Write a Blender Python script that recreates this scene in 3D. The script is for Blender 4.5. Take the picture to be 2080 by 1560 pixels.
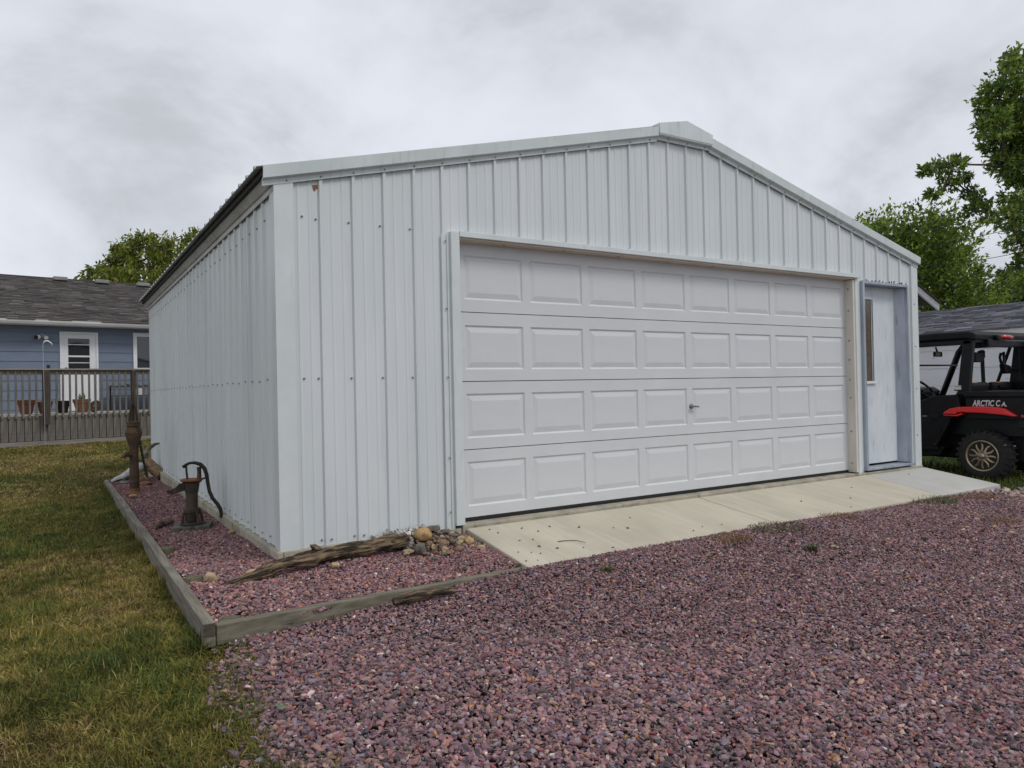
import bpy, bmesh, math, random
import numpy as np
from mathutils import Vector, Matrix, noise

random.seed(7)
rng = np.random.default_rng(11)
for o in list(bpy.data.objects):
    bpy.data.objects.remove(o, do_unlink=True)
S = bpy.context.scene
COL = S.collection
PI = math.pi

# ------------------------------------------------------------------ camera
CAM = np.array([-1.2515, -4.8685, 0.9938])
CR = np.array([0.84833822, -0.52902361, -0.02136079])
CU = np.array([0.0143443, -0.01736511, 0.99974631])
CF = np.array([0.52926034, 0.84842941, 0.00714302])
FPX = 1491.87
cd = bpy.data.cameras.new('camera')
cd.sensor_width = 36.0
cd.lens = FPX / 2080 * 36.0
cd.clip_start = 0.05
cd.clip_end = 600
cam = bpy.data.objects.new('camera', cd)
COL.objects.link(cam)
mw = Matrix.Identity(4)
for i in range(3):
    mw[i][0] = CR[i]; mw[i][1] = CU[i]; mw[i][2] = -CF[i]; mw[i][3] = CAM[i]
cam.matrix_world = mw
S.camera = cam

def at(px, py, depth):
    """photo pixel at a given distance along the view axis -> point in the place"""
    return CAM + depth * (CF + CR * (px - 1040) / FPX - CU * (py - 780) / FPX)

# ------------------------------------------------------------------ sky
W = bpy.data.worlds.new('World')
S.world = W
W.use_nodes = True
nt = W.node_tree
nt.nodes.clear()
SUN_DIR = Vector((0.42, -0.72, 0.95)).normalized()
SUN_EL = math.asin(SUN_DIR.z)
SUN_AZ = math.atan2(SUN_DIR.x, SUN_DIR.y)
def N(t, **k):
    n = nt.nodes.new(t)
    for a, b in k.items():
        setattr(n, a, b)
    return n
def L(a, b):
    nt.links.new(a, b)
out = N('ShaderNodeOutputWorld')
bg = N('ShaderNodeBackground')
sky = N('ShaderNodeTexSky', sky_type='NISHITA', sun_disc=False)
sky.sun_elevation = SUN_EL
sky.sun_rotation = SUN_AZ
bgs = N('ShaderNodeBackground')
L(sky.outputs[0], bgs.inputs[0])
bgs.inputs[1].default_value = 0.05
tc = N('ShaderNodeTexCoord')
sep = N('ShaderNodeSeparateXYZ')
L(tc.outputs['Generated'], sep.inputs[0])
ab = N('ShaderNodeMath', operation='ABSOLUTE'); L(sep.outputs[2], ab.inputs[0])
ad = N('ShaderNodeMath', operation='ADD'); L(ab.outputs[0], ad.inputs[0]); ad.inputs[1].default_value = 0.50
dx = N('ShaderNodeMath', operation='DIVIDE'); L(sep.outputs[0], dx.inputs[0]); L(ad.outputs[0], dx.inputs[1])
dy = N('ShaderNodeMath', operation='DIVIDE'); L(sep.outputs[1], dy.inputs[0]); L(ad.outputs[0], dy.inputs[1])
cmb = N('ShaderNodeCombineXYZ'); L(dx.outputs[0], cmb.inputs[0]); L(dy.outputs[0], cmb.inputs[1])
cmb.inputs[2].default_value = 17.9
n1 = N('ShaderNodeTexNoise'); n1.inputs['Scale'].default_value = 1.9; n1.inputs['Detail'].default_value = 7
n1.inputs['Roughness'].default_value = 0.56; n1.inputs['Distortion'].default_value = 0.35
L(cmb.outputs[0], n1.inputs['Vector'])
rp = N('ShaderNodeValToRGB')
rp.color_ramp.interpolation = 'B_SPLINE'
e = rp.color_ramp.elements
e[0].position = 0.38; e[0].color = (0.545, 0.57, 0.615, 1)
e[1].position = 0.60; e[1].color = (0.84, 0.865, 0.945, 1)
m_ = e.new(0.47); m_.color = (0.72, 0.745, 0.815, 1)
L(n1.outputs['Fac'], rp.inputs[0])
L(rp.outputs[0], bg.inputs[0])
bg.inputs[1].default_value = 1.0
mx = N('ShaderNodeMixShader'); mx.inputs[0].default_value = 0.94
L(bgs.outputs[0], mx.inputs[1]); L(bg.outputs[0], mx.inputs[2])
L(mx.outputs[0], out.inputs[0])

# ------------------------------------------------------------------ sun behind the clouds
sl = bpy.data.lights.new('sun', 'SUN')
sl.energy = 1.25
sl.angle = math.radians(16)
sl.color = (1.0, 0.97, 0.93)
so = bpy.data.objects.new('sun', sl)
COL.objects.link(so)
so.rotation_euler = SUN_DIR.to_track_quat('Z', 'Y').to_euler()
so.location = (4, -10, 12)

S.view_settings.view_transform = 'Standard'
S.view_settings.look = 'None'
S.view_settings.exposure = 0.0
S.view_settings.gamma = 1.0
S.view_settings.use_curve_mapping = False

# ================================================================== helpers
MATS = {}
def mat(name, c1, c2=None, scale=(6, 6, 6), lo=0.35, hi=0.65, rough=0.6, metal=0.0, detail=5,
        bump=0.0, bscale=None, c3=None, s3=(1.5, 1.5, 1.5), lo3=0.55, hi3=0.7, spec=0.5, attr=None, transl=0.0,
        attr_mix=1.0, bdist=0.01, f3=1.0, coat=0.0):
    m = bpy.data.materials.new(name)
    m.use_nodes = True
    t = m.node_tree
    t.nodes.clear()
    def n(k, **kw):
        q = t.nodes.new(k)
        for a, b in kw.items():
            setattr(q, a, b)
        return q
    o = n('ShaderNodeOutputMaterial')
    b = n('ShaderNodeBsdfPrincipled')
    t.links.new(b.outputs[0], o.inputs[0])
    b.inputs['Roughness'].default_value = rough
    b.inputs['Metallic'].default_value = metal
    b.inputs['Specular IOR Level'].default_value = spec
    b.inputs['Coat Weight'].default_value = coat
    co = n('ShaderNodeTexCoord')
    def nz(sc, det):
        mp = n('ShaderNodeMapping'); mp.inputs['Scale'].default_value = sc
        t.links.new(co.outputs['Object'], mp.inputs[0])
        x = n('ShaderNodeTexNoise'); x.inputs['Scale'].default_value = 1.0; x.inputs['Detail'].default_value = det
        x.inputs['Roughness'].default_value = 0.6
        t.links.new(mp.outputs[0], x.inputs['Vector'])
        return x.outputs['Fac']
    def rng_(sock, a, bb):
        mr = n('ShaderNodeMapRange'); mr.inputs[1].default_value = a; mr.inputs[2].default_value = bb
        t.links.new(sock, mr.inputs[0])
        return mr.outputs[0]
    cur = None
    if attr:
        at_ = n('ShaderNodeAttribute'); at_.attribute_name = attr
        cur = at_.outputs['Color']
        if c2 is not None:
            f = rng_(nz(scale, detail), lo, hi)
            mm = n('ShaderNodeMix', data_type='RGBA', blend_type='MULTIPLY')
            mm.inputs[0].default_value = attr_mix
            m2 = n('ShaderNodeMix', data_type='RGBA')
            m2.inputs[6].default_value = (*c1, 1); m2.inputs[7].default_value = (*c2, 1)
            t.links.new(f, m2.inputs[0])
            t.links.new(cur, mm.inputs[6]); t.links.new(m2.outputs[2], mm.inputs[7])
            cur = mm.outputs[2]
    elif c2 is not None:
        f = rng_(nz(scale, detail), lo, hi)
        m2 = n('ShaderNodeMix', data_type='RGBA')
        m2.inputs[6].default_value = (*c1, 1); m2.inputs[7].default_value = (*c2, 1)
        t.links.new(f, m2.inputs[0])
        cur = m2.outputs[2]
    if c3 is not None:
        f = rng_(nz(s3, 6), lo3, hi3)
        if f3 != 1.0:
            mu = n('ShaderNodeMath', operation='MULTIPLY'); mu.inputs[1].default_value = f3
            t.links.new(f, mu.inputs[0]); f = mu.outputs[0]
        m3 = n('ShaderNodeMix', data_type='RGBA')
        m3.inputs[7].default_value = (*c3, 1)
        if cur is None:
            m3.inputs[6].default_value = (*c1, 1)
        else:
            t.links.new(cur, m3.inputs[6])
        t.links.new(f, m3.inputs[0])
        cur = m3.outputs[2]
    if cur is None:
        b.inputs['Base Color'].default_value = (*c1, 1)
    else:
        t.links.new(cur, b.inputs['Base Color'])
    if bump > 0:
        bb = n('ShaderNodeBump'); bb.inputs['Strength'].default_value = bump; bb.inputs['Distance'].default_value = bdist
        t.links.new(nz(bscale or scale, 8), bb.inputs['Height'])
        t.links.new(bb.outputs[0], b.inputs['Normal'])
    if transl > 0:
        tr = n('ShaderNodeBsdfTranslucent')
        if cur is None:
            tr.inputs[0].default_value = (*c1, 1)
        else:
            t.links.new(cur, tr.inputs[0])
        ms = n('ShaderNodeMixShader'); ms.inputs[0].default_value = transl
        t.links.new(b.outputs[0], ms.inputs[1]); t.links.new(tr.outputs[0], ms.inputs[2])
        t.links.new(ms.outputs[0], o.inputs[0])
    MATS[name] = m
    return m

ORG = {}      # world-frame origin of every object's local frame

class MB:
    def __init__(s):
        s.v = []; s.f = []
    def add(s, vs, fs):
        k = len(s.v)
        s.v += [tuple(p) for p in vs]
        s.f += [tuple(i + k for i in f) for f in fs]
        return s
    def box(s, x0, x1, y0, y1, z0, z1):
        return s.add([(x0, y0, z0), (x1, y0, z0), (x1, y1, z0), (x0, y1, z0), (x0, y0, z1), (x1, y0, z1), (x1, y1, z1), (x0, y1, z1)],
                     [(3, 2, 1, 0), (4, 5, 6, 7), (0, 1, 5, 4), (1, 2, 6, 5), (2, 3, 7, 6), (3, 0, 4, 7)])
    def prism(s, poly, ax, a, b, shear=None):
        """poly: 2-D points; ax 'x': (y,z) along x; 'y': (x,z) along y; 'z': (x,y) along z"""
        n = len(poly)
        def P(q, t):
            return {'x': (t, q[0], q[1]), 'y': (q[0], t, q[1]), 'z': (q[0], q[1], t)}[ax]
        vs = [P(q, a) for q in poly] + [P(q, b) for q in poly]
        fs = [tuple(range(n))[::-1], tuple(range(n, 2 * n))]
        fs += [(i, (i + 1) % n, n + (i + 1) % n, n + i) for i in range(n)]
        return s.add(vs, fs)
    def sweep(s, poly3a, poly3b):
        n = len(poly3a)
        fs = [tuple(range(n))[::-1], tuple(range(n, 2 * n))]
        fs += [(i, (i + 1) % n, n + (i + 1) % n, n + i) for i in range(n)]
        return s.add(list(poly3a) + list(poly3b), fs)
    def bar(s, a, b, w, h=None):
        a = Vector(a); b = Vector(b); h = h or w
        d = (b - a).normalized()
        up = Vector((0, 0, 1)) if abs(d.z) < 0.95 else Vector((0, 1, 0))
        r = d.cross(up).normalized(); u = r.cross(d)
        q = [(-w / 2, -h / 2), (w / 2, -h / 2), (w / 2, h / 2), (-w / 2, h / 2)]
        return s.sweep([a + r * i + u * j for i, j in q], [b + r * i + u * j for i, j in q])
    def tube(s, path, rad, n=8, squash=1.0, jit=0.0):
        path = [Vector(p) for p in path]
        if not hasattr(rad, '__len__'):
            rad = [rad] * len(path)
        k = len(s.v)
        ref = None
        for i, p in enumerate(path):
            d = (path[min(i + 1, len(path) - 1)] - path[max(i - 1, 0)]).normalized()
            if ref is None:
                ref = Vector((0, 0, 1)) if abs(d.z) < 0.9 else Vector((1, 0, 0))
            r = d.cross(ref).normalized(); u = r.cross(d).normalized(); ref = u
            for j in range(n):
                a = 2 * PI * j / n
                R = rad[i] * (1 + jit * (random.random() - .5))
                s.v.append(tuple(p + r * math.cos(a) * R + u * math.sin(a) * R * squash))
        m = len(path)
        for i in range(m - 1):
            for j in range(n):
                s.f.append((k + i * n + j, k + i * n + (j + 1) % n, k + (i + 1) * n + (j + 1) % n, k + (i + 1) * n + j))
        s.f.append(tuple(k + j for j in range(n))[::-1])
        s.f.append(tuple(k + (m - 1) * n + j for j in range(n)))
        return s
    def lathe(s, prof, c=(0, 0, 0), n=20, axis='z', sx=1.0, sy=1.0):
        k = len(s.v)
        for r, h in prof:
            for j in range(n):
                a = 2 * PI * j / n
                x, y = math.cos(a) * r * sx, math.sin(a) * r * sy
                q = {'z': (x, y, h), 'x': (h, x, y), 'y': (y, h, x)}[axis]
                s.v.append((c[0] + q[0], c[1] + q[1], c[2] + q[2]))
        m = len(prof)
        for i in range(m - 1):
            for j in range(n):
                s.f.append((k + i * n + j, k + i * n + (j + 1) % n, k + (i + 1) * n + (j + 1) % n, k + (i + 1) * n + j))
        s.f.append(tuple(k + j for j in range(n))[::-1])
        s.f.append(tuple(k + (m - 1) * n + j for j in range(n)))
        return s
    def mesh(s, name, off=(0, 0, 0)):
        me = bpy.data.meshes.new(name)
        me.from_pydata([(p[0] - off[0], p[1] - off[1], p[2] - off[2]) for p in s.v], [], s.f)
        bm = bmesh.new(); bm.from_mesh(me)
        bmesh.ops.recalc_face_normals(bm, faces=bm.faces)
        bm.to_mesh(me); bm.free()
        return me
    def build(s, name, m, parent=None, smooth=False, bevel=0.0, seg=2, origin=None):
        if parent is not None:
            off = ORG[parent]
        else:
            off = Vector(origin) if origin is not None else Vector((0, 0, 0))
        me = s.mesh(name, off)
        o = bpy.data.objects.new(name, me)
        COL.objects.link(o)
        o.data.materials.append(MATS[m] if isinstance(m, str) else m)
        if parent is not None:
            o.parent = parent
        else:
            o.location = off
        ORG[o] = Vector(off)
        if smooth:
            for p in me.polygons:
                p.use_smooth = True
            if smooth == 'auto':
                me.set_sharp_from_angle(angle=math.radians(38))
        if bevel:
            b = o.modifiers.new('bevel', 'BEVEL'); b.width = bevel; b.segments = seg; b.limit_method = 'ANGLE'
            b.angle_limit = math.radians(35)
        return o

def tag(o, label=None, cat=None, group=None, kind=None):
    if label: o['label'] = label
    if cat: o['category'] = cat
    if group: o['group'] = group
    if kind: o['kind'] = kind
    return o
def thing(name, label, cat, loc=(0, 0, 0), rz=0.0, group=None):
    o = bpy.data.objects.new(name, None)
    COL.objects.link(o)
    o.location = loc; o.rotation_euler = (0, 0, rz)
    o.empty_display_size = 0.1
    # children of a turned thing are modelled in its own frame
    ORG[o] = Vector(loc) if rz == 0.0 else Vector((0, 0, 0))
    return tag(o, label, cat, group)
def piece(name, me, m, parent, loc, rot=(0, 0, 0)):
    """a repeat that shares its mesh data"""
    o = bpy.data.objects.new(name, me)
    COL.objects.link(o)
    if not me.materials:
        me.materials.append(MATS[m])
    o.parent = parent
    o.location = Vector(loc) - ORG[parent]
    o.rotation_euler = rot
    ORG[o] = Vector(loc)
    return o
def npmesh(name, V, F, m, col=None, parent=None, off=(0, 0, 0), smooth=False):
    V = np.asarray(V, np.float32) - np.asarray(off, np.float32)
    F = np.asarray(F, np.int32)
    me = bpy.data.meshes.new(name)
    k = F.shape[1]
    me.vertices.add(len(V)); me.loops.add(F.size); me.polygons.add(len(F))
    me.vertices.foreach_set('co', V.ravel())
    me.loops.foreach_set('vertex_index', F.ravel())
    me.polygons.foreach_set('loop_start', np.arange(0, F.size, k, dtype=np.int32))
    me.update(calc_edges=True)
    me.validate()
    me.polygons.foreach_set('use_smooth', np.full(len(me.polygons), smooth))
    if col is not None:
        a = me.color_attributes.new('tint', 'FLOAT_COLOR', 'POINT')
        c4 = np.ones((len(V), 4), np.float32); c4[:, :3] = col
        a.data.foreach_set('color', c4.ravel())
    o = bpy.data.objects.new(name, me)
    COL.objects.link(o)
    me.materials.append(MATS[m] if isinstance(m, str) else m)
    if parent is not None:
        o.parent = parent
    ORG[o] = Vector(off)
    return o

# ================================================================== materials
mat('siding_white', (0.60, 0.645, 0.65), (0.67, 0.70, 0.71), scale=(3, 3, 0.5), rough=0.42, bump=0.30, bscale=(2.5, 2.5, 1.6), bdist=0.006,
    c3=(0.50, 0.54, 0.53), s3=(9, 9, 0.6), lo3=0.56, hi3=0.8, f3=0.6, spec=0.35)
mat('siding_side', (0.64, 0.69, 0.68), (0.71, 0.745, 0.74), scale=(3, 2.2, 0.4), rough=0.42, bump=0.08, bscale=(3, 3, 1.2), bdist=0.006,
    c3=(0.47, 0.50, 0.47), s3=(9, 7, 0.5), lo3=0.56, hi3=0.8, f3=0.6, spec=0.35)
mat('trim_white', (0.66, 0.70, 0.70), (0.60, 0.645, 0.64), scale=(4, 4, 4), rough=0.4, c3=(0.30, 0.33, 0.30), s3=(14, 14, 2), lo3=0.60, hi3=0.86, f3=0.5, spec=0.35)
mat('rake_white', (0.66, 0.71, 0.71), (0.58, 0.64, 0.63), scale=(3, 3, 3), rough=0.38, c3=(0.27, 0.31, 0.29), s3=(26, 8, 3.0), lo3=0.54, hi3=0.85, f3=0.55, spec=0.35)
mat('eave_trim', (0.50, 0.51, 0.47), (0.40, 0.40, 0.36), scale=(6, 2, 6), rough=0.5, c3=(0.12, 0.12, 0.10), s3=(10, 5, 10), lo3=0.5, hi3=0.8, f3=0.7)
mat('roof_metal', (0.42, 0.45, 0.45), (0.30, 0.32, 0.31), scale=(1.5, 3, 1.5), rough=0.5, metal=0.1)
mat('door_white', (0.60, 0.62, 0.635), (0.635, 0.655, 0.665), scale=(2, 2, 2), rough=0.45, bump=0.12, bscale=(7, 7, 120), bdist=0.002, spec=0.35,
    c3=(0.53, 0.53, 0.52), s3=(1.6, 1.6, 2.4), lo3=0.56, hi3=0.8, f3=0.5)
mat('header_beige', (0.55, 0.46, 0.38), (0.60, 0.53, 0.46), scale=(3, 3, 3), rough=0.6)
mat('jamb_cream', (0.66, 0.63, 0.57), (0.58, 0.54, 0.47), scale=(5, 5, 2), rough=0.55)
mat('steel_old', (0.42, 0.47, 0.53), (0.30, 0.34, 0.40), scale=(6, 6, 2), rough=0.45, metal=0.35, c3=(0.08, 0.085, 0.1), s3=(14, 14, 3), lo3=0.58, hi3=0.8)
mat('door_grey', (0.66, 0.70, 0.725), (0.56, 0.605, 0.64), scale=(4, 4, 1.6), rough=0.5, c3=(0.28, 0.30, 0.33), s3=(22, 22, 4.5), lo3=0.56, hi3=0.80, f3=0.7, bump=0.15, bscale=(20, 20, 5))
mat('dark_rubber', (0.012, 0.012, 0.013), rough=0.7)
mat('screw', (0.28, 0.29, 0.31), rough=0.4, metal=0.6)
mat('handle_metal', (0.30, 0.31, 0.33), rough=0.3, metal=0.8)
mat('window_brown', (0.055, 0.042, 0.022), (0.13, 0.10, 0.055), scale=(60, 60, 60), lo=0.45, hi=0.55, rough=0.18, spec=0.6)
mat('rust_stain', (0.16, 0.055, 0.018), (0.30, 0.13, 0.05), scale=(60, 60, 60), rough=0.9)
mat('concrete_tan', (0.565, 0.515, 0.405), (0.455, 0.412, 0.322), scale=(2.6, 1.1, 1), rough=0.9, bump=0.25, bscale=(90, 9, 90), bdist=0.003,
    c3=(0.64, 0.60, 0.51), s3=(14.0, 0.4, 1), lo3=0.52, hi3=0.74, f3=0.55)
mat('concrete_new', (0.52, 0.51, 0.47), (0.44, 0.43, 0.40), scale=(2, 2, 2), rough=0.9, bump=0.2, bscale=(80, 80, 80), bdist=0.003)
mat('concrete_old', (0.44, 0.40, 0.31), (0.28, 0.26, 0.20), scale=(5, 5, 5), rough=0.95, bump=0.6, bscale=(14, 14, 14), bdist=0.012,
    c3=(0.13, 0.13, 0.08), s3=(7, 7, 7), lo3=0.56, hi3=0.72)
mat('soil', (0.040, 0.029, 0.028), (0.075, 0.054, 0.050), scale=(20, 20, 20), rough=1.0, bump=0.8, bscale=(60, 60, 60))
mat('lawn_soil', (0.050, 0.044, 0.016), (0.085, 0.062, 0.026), scale=(1.3, 1.3, 1.3), lo=0.4, hi=0.6, rough=1.0, bump=0.6, bscale=(50, 50, 50),
    c3=(0.028, 0.034, 0.012), s3=(0.8, 0.8, 0.8), lo3=0.5, hi3=0.65)
mat('gravel_stone', (0.72, 0.72, 0.72), (1.12, 1.12, 1.12), scale=(60, 60, 60), rough=0.75, attr='tint', spec=0.4)
mat('grass_blade', (0.8, 0.8, 0.8), None, rough=0.6, attr='tint', spec=0.25, transl=0.25)
mat('leaf', (0.8, 0.8, 0.8), None, rough=0.5, attr='tint', spec=0.35, transl=0.42)
mat('bark', (0.085, 0.065, 0.05), (0.045, 0.036, 0.03), scale=(8, 8, 2), rough=0.95, bump=0.8, bscale=(20, 20, 5))
mat('timber_grey', (0.235, 0.212, 0.168), (0.125, 0.112, 0.088), scale=(40, 2.2, 40), lo=0.38, hi=0.62, rough=0.9, bump=0.5, bscale=(90, 3, 90), bdist=0.004,
    c3=(0.11, 0.10, 0.07), s3=(9, 1.2, 9), lo3=0.56, hi3=0.72)
mat('timber_green', (0.205, 0.185, 0.140), (0.105, 0.097, 0.066), scale=(2.2, 40, 40), lo=0.38, hi=0.62, rough=0.9, bump=0.5, bscale=(3, 90, 90), bdist=0.004,
    c3=(0.085, 0.082, 0.045), s3=(1.2, 9, 9), lo3=0.54, hi3=0.70)
mat('timber_end', (0.035, 0.03, 0.024), (0.10, 0.085, 0.06), scale=(30, 30, 30), rough=0.95)
mat('stump_wood', (0.15, 0.135, 0.075), (0.075, 0.068, 0.04), scale=(30, 30, 4), rough=0.95, bump=0.6, bscale=(60, 60, 10))
mat('log_wood', (0.24, 0.17, 0.10), (0.026, 0.018, 0.011), scale=(4.5, 40, 40), lo=0.40, hi=0.56, rough=0.9, bump=1.0, bscale=(4, 45, 45), bdist=0.02,
    c3=(0.40, 0.32, 0.22), s3=(4, 22, 22), lo3=0.60, hi3=0.72)
mat('rock_gold', (0.42, 0.22, 0.055), (0.50, 0.36, 0.18), scale=(9, 9, 9), rough=0.6, bump=0.3, bscale=(25, 25, 25), c3=(0.14, 0.075, 0.03), s3=(7, 7, 7), lo3=0.55, hi3=0.7)
mat('rock_tan', (0.46, 0.36, 0.22), (0.34, 0.25, 0.15), scale=(12, 12, 12), rough=0.85, bump=0.6, bscale=(30, 30, 30), c3=(0.22, 0.14, 0.06), s3=(11, 11, 11), lo3=0.55, hi3=0.7)
mat('rock_brown', (0.17, 0.10, 0.065), (0.24, 0.16, 0.10), scale=(10, 10, 10), rough=0.7, bump=0.4, bscale=(25, 25, 25))
mat('rock_grey', (0.20, 0.175, 0.145), (0.11, 0.095, 0.075), scale=(18, 18, 18), rough=0.9, bump=0.9, bscale=(40, 40, 40), bdist=0.02)
mat('rock_white', (0.60, 0.59, 0.55), (0.25, 0.235, 0.20), scale=(34, 34, 34), lo=0.42, hi=0.58, rough=0.95, bump=1.0, bscale=(45, 45, 45), bdist=0.03)
mat('rust_iron', (0.105, 0.066, 0.040), (0.045, 0.033, 0.025), scale=(9, 9, 5), rough=0.8, metal=0.15, bump=0.4, bscale=(40, 40, 40),
    c3=(0.21, 0.105, 0.045), s3=(7, 7, 7), lo3=0.52, hi3=0.72)
mat('rust_bright', (0.27, 0.115, 0.048), (0.17, 0.075, 0.035), scale=(16, 16, 16), rough=0.9, bump=0.4, bscale=(50, 50, 50))
mat('iron_black', (0.018, 0.016, 0.014), (0.045, 0.030, 0.020), scale=(14, 14, 8), lo=0.45, hi=0.65, rough=0.6, metal=0.2, bump=0.3, bscale=(50, 50, 50))
mat('iron_patina', (0.080, 0.055, 0.036), (0.028, 0.027, 0.024), scale=(10, 10, 6), rough=0.7, metal=0.15, bump=0.4, bscale=(45, 45, 45),
    c3=(0.20, 0.19, 0.10), s3=(12, 12, 12), lo3=0.62, hi3=0.75)
mat('paver', (0.16, 0.16, 0.14), (0.055, 0.055, 0.05), scale=(30, 30, 30), rough=0.9, bump=0.6, bscale=(60, 60, 60))
mat('bone', (0.55, 0.56, 0.55), (0.36, 0.37, 0.36), scale=(14, 14, 14), rough=0.8, bump=0.4, bscale=(30, 30, 30))
mat('horn', (0.20, 0.175, 0.14), (0.03, 0.025, 0.02), scale=(3, 14, 14), rough=0.55)
mat('hide', (0.36, 0.25, 0.14), (0.16, 0.10, 0.05), scale=(20, 30, 30), rough=1.0, bump=1.0, bscale=(70, 70, 70), bdist=0.02)
# house
mat('siding_blue', (0.158, 0.198, 0.262), (0.140, 0.176, 0.236), scale=(2, 2, 8), rough=0.7, bump=0.2, bscale=(2, 20, 60), bdist=0.003)
mat('paint_white', (0.72, 0.73, 0.74), (0.66, 0.67, 0.68), scale=(3, 3, 3), rough=0.5)
mat('gutter_white', (0.66, 0.66, 0.64), (0.54, 0.54, 0.51), scale=(1.2, 6, 6), rough=0.5)
mat('glass_dark', (0.010, 0.011, 0.012), rough=0.04, spec=0.7)
mat('glass_window', (0.022, 0.026, 0.032), rough=0.03, spec=0.9)
mat('shingle_brown', (0.85, 0.85, 0.85), (1.1, 1.1, 1.1), scale=(30, 30, 30), rough=0.95, attr='tint')
mat('deck_wood', (0.185, 0.168, 0.145), (0.110, 0.098, 0.083), scale=(30, 30, 2.2), lo=0.35, hi=0.65, rough=0.9, bump=0.4, bscale=(60, 60, 4), bdist=0.004,
    c3=(0.06, 0.05, 0.042), s3=(6, 6, 3), lo3=0.58, hi3=0.72)
mat('deck_wood_flat', (0.28, 0.255, 0.22), (0.19, 0.165, 0.14), scale=(2, 30, 30), lo=0.35, hi=0.65, rough=0.9, bump=0.4, bscale=(4, 60, 60), bdist=0.004)
mat('deck_edge', (0.45, 0.42, 0.37), (0.36, 0.33, 0.29), scale=(2, 20, 20), rough=0.9)
mat('post_dark', (0.045, 0.036, 0.030), (0.075, 0.055, 0.042), scale=(30, 30, 3), rough=0.9)
mat('terracotta', (0.24, 0.085, 0.040), (0.19, 0.068, 0.034), scale=(6, 6, 6), rough=0.85)
mat('terracotta_pale', (0.32, 0.155, 0.085), (0.25, 0.115, 0.06), scale=(6, 6, 6), rough=0.85)
mat('pot_black', (0.012, 0.011, 0.013), rough=0.5)
mat('plant_green', (0.05, 0.10, 0.03), (0.20, 0.25, 0.14), scale=(30, 30, 30), rough=0.6)
mat('weed_green', (0.055, 0.085, 0.022), (0.11, 0.12, 0.035), scale=(30, 30, 30), rough=0.6, transl=0.2)
mat('straw', (0.26, 0.155, 0.06), (0.16, 0.10, 0.04), scale=(30, 30, 30), rough=0.9)
mat('iron_disc', (0.06, 0.035, 0.028), (0.10, 0.06, 0.045), scale=(14, 14, 14), rough=0.8)
mat('hook_steel', (0.45, 0.46, 0.48), rough=0.35, metal=0.6)
mat('table_dark', (0.020, 0.022, 0.028), (0.035, 0.035, 0.04), scale=(6, 6, 6), rough=0.6)
mat('box_white', (0.5, 0.5, 0.5), rough=0.7)
mat('pot_green', (0.10, 0.22, 0.12), rough=0.6)
# vehicle
mat('utv_black', (0.007, 0.007, 0.008), (0.011, 0.011, 0.013), scale=(9, 9, 9), rough=0.5, spec=0.25)
mat('utv_frame', (0.005, 0.006, 0.008), rough=0.35, spec=0.35)
mat('utv_red', (0.80, 0.028, 0.030), (0.74, 0.022, 0.026), scale=(3, 3, 3), rough=0.32, coat=0.3)
mat('tyre', (0.016, 0.016, 0.016), (0.030, 0.028, 0.026), scale=(14, 14, 14), rough=0.85, bump=0.3, bscale=(40, 40, 40))
mat('rim_bronze', (0.50, 0.41, 0.28), (0.38, 0.30, 0.20), scale=(12, 12, 12), rough=0.40, metal=0.6)
mat('rim_red', (0.085, 0.012, 0.010), rough=0.6)
mat('chrome', (0.5, 0.48, 0.45), rough=0.25, metal=0.9)
mat('light_red', (0.42, 0.012, 0.014), rough=0.15, coat=0.6)
mat('decal_white', (0.62, 0.62, 0.62), rough=0.5)
mat('mirror_glass', (0.10, 0.10, 0.05), rough=0.08, metal=0.7)
mat('decal_orange', (0.55, 0.22, 0.05), rough=0.5)
# neighbours
mat('board_white', (0.80, 0.81, 0.84), (0.72, 0.735, 0.77), scale=(1, 1.2, 3), rough=0.85, bump=0.3, bscale=(6, 6, 14), c3=(0.24, 0.23, 0.21), s3=(6, 5, 9), lo3=0.66, hi3=0.78)
mat('paint_blue', (0.10, 0.26, 0.46), rough=0.6)
mat('siding_tan', (0.34, 0.32, 0.25), (0.29, 0.27, 0.21), scale=(1, 1, 9), rough=0.85)
mat('cable_black', (0.012, 0.013, 0.014), rough=0.6)
mat('vent_grey', (0.26, 0.26, 0.25), (0.20, 0.20, 0.19), scale=(5, 5, 5), rough=0.7)
mat('twig', (0.09, 0.06, 0.04), rough=0.9)

# ================================================================== ground
GY = [-60, -9, -4.87, -1.1, 2, 8, 17, 40, 300]
GZ = [-1.1, -0.70, -0.455, -0.185, -0.215, -0.215, -0.14, -0.12, -0.1]
def sm(t):
    t = np.clip(t, 0, 1)
    return t * t * (3 - 2 * t)
def G(x, y):
    x = np.asarray(x, float); y = np.asarray(y, float)
    z = np.interp(y, GY, GZ)
    z = z + .028 * sm((x + .3) / 1.2) * sm((6.5 - x) / 3.0) * np.exp(-((y + .95) / .45) ** 2)
    return z - 0.055 * sm((x - 6.6) / 1.6)
def bedz(x, y):
    x = np.asarray(x, float); y = np.asarray(y, float)
    front = -0.075 - 0.05 * np.clip(-y, 0, 1.2) - 0.050 * np.clip(x / 1.2, 0, 1) * np.clip(-y / .85, 0, 1)    # strip before the front wall
    side = -0.085 - 0.045 * np.clip(-x, 0, 0.7) - 0.008 * np.clip(y, 0, 8)
    w = sm((y + 0.15) / 0.5)
    return front * (1 - w) + side * w

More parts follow.
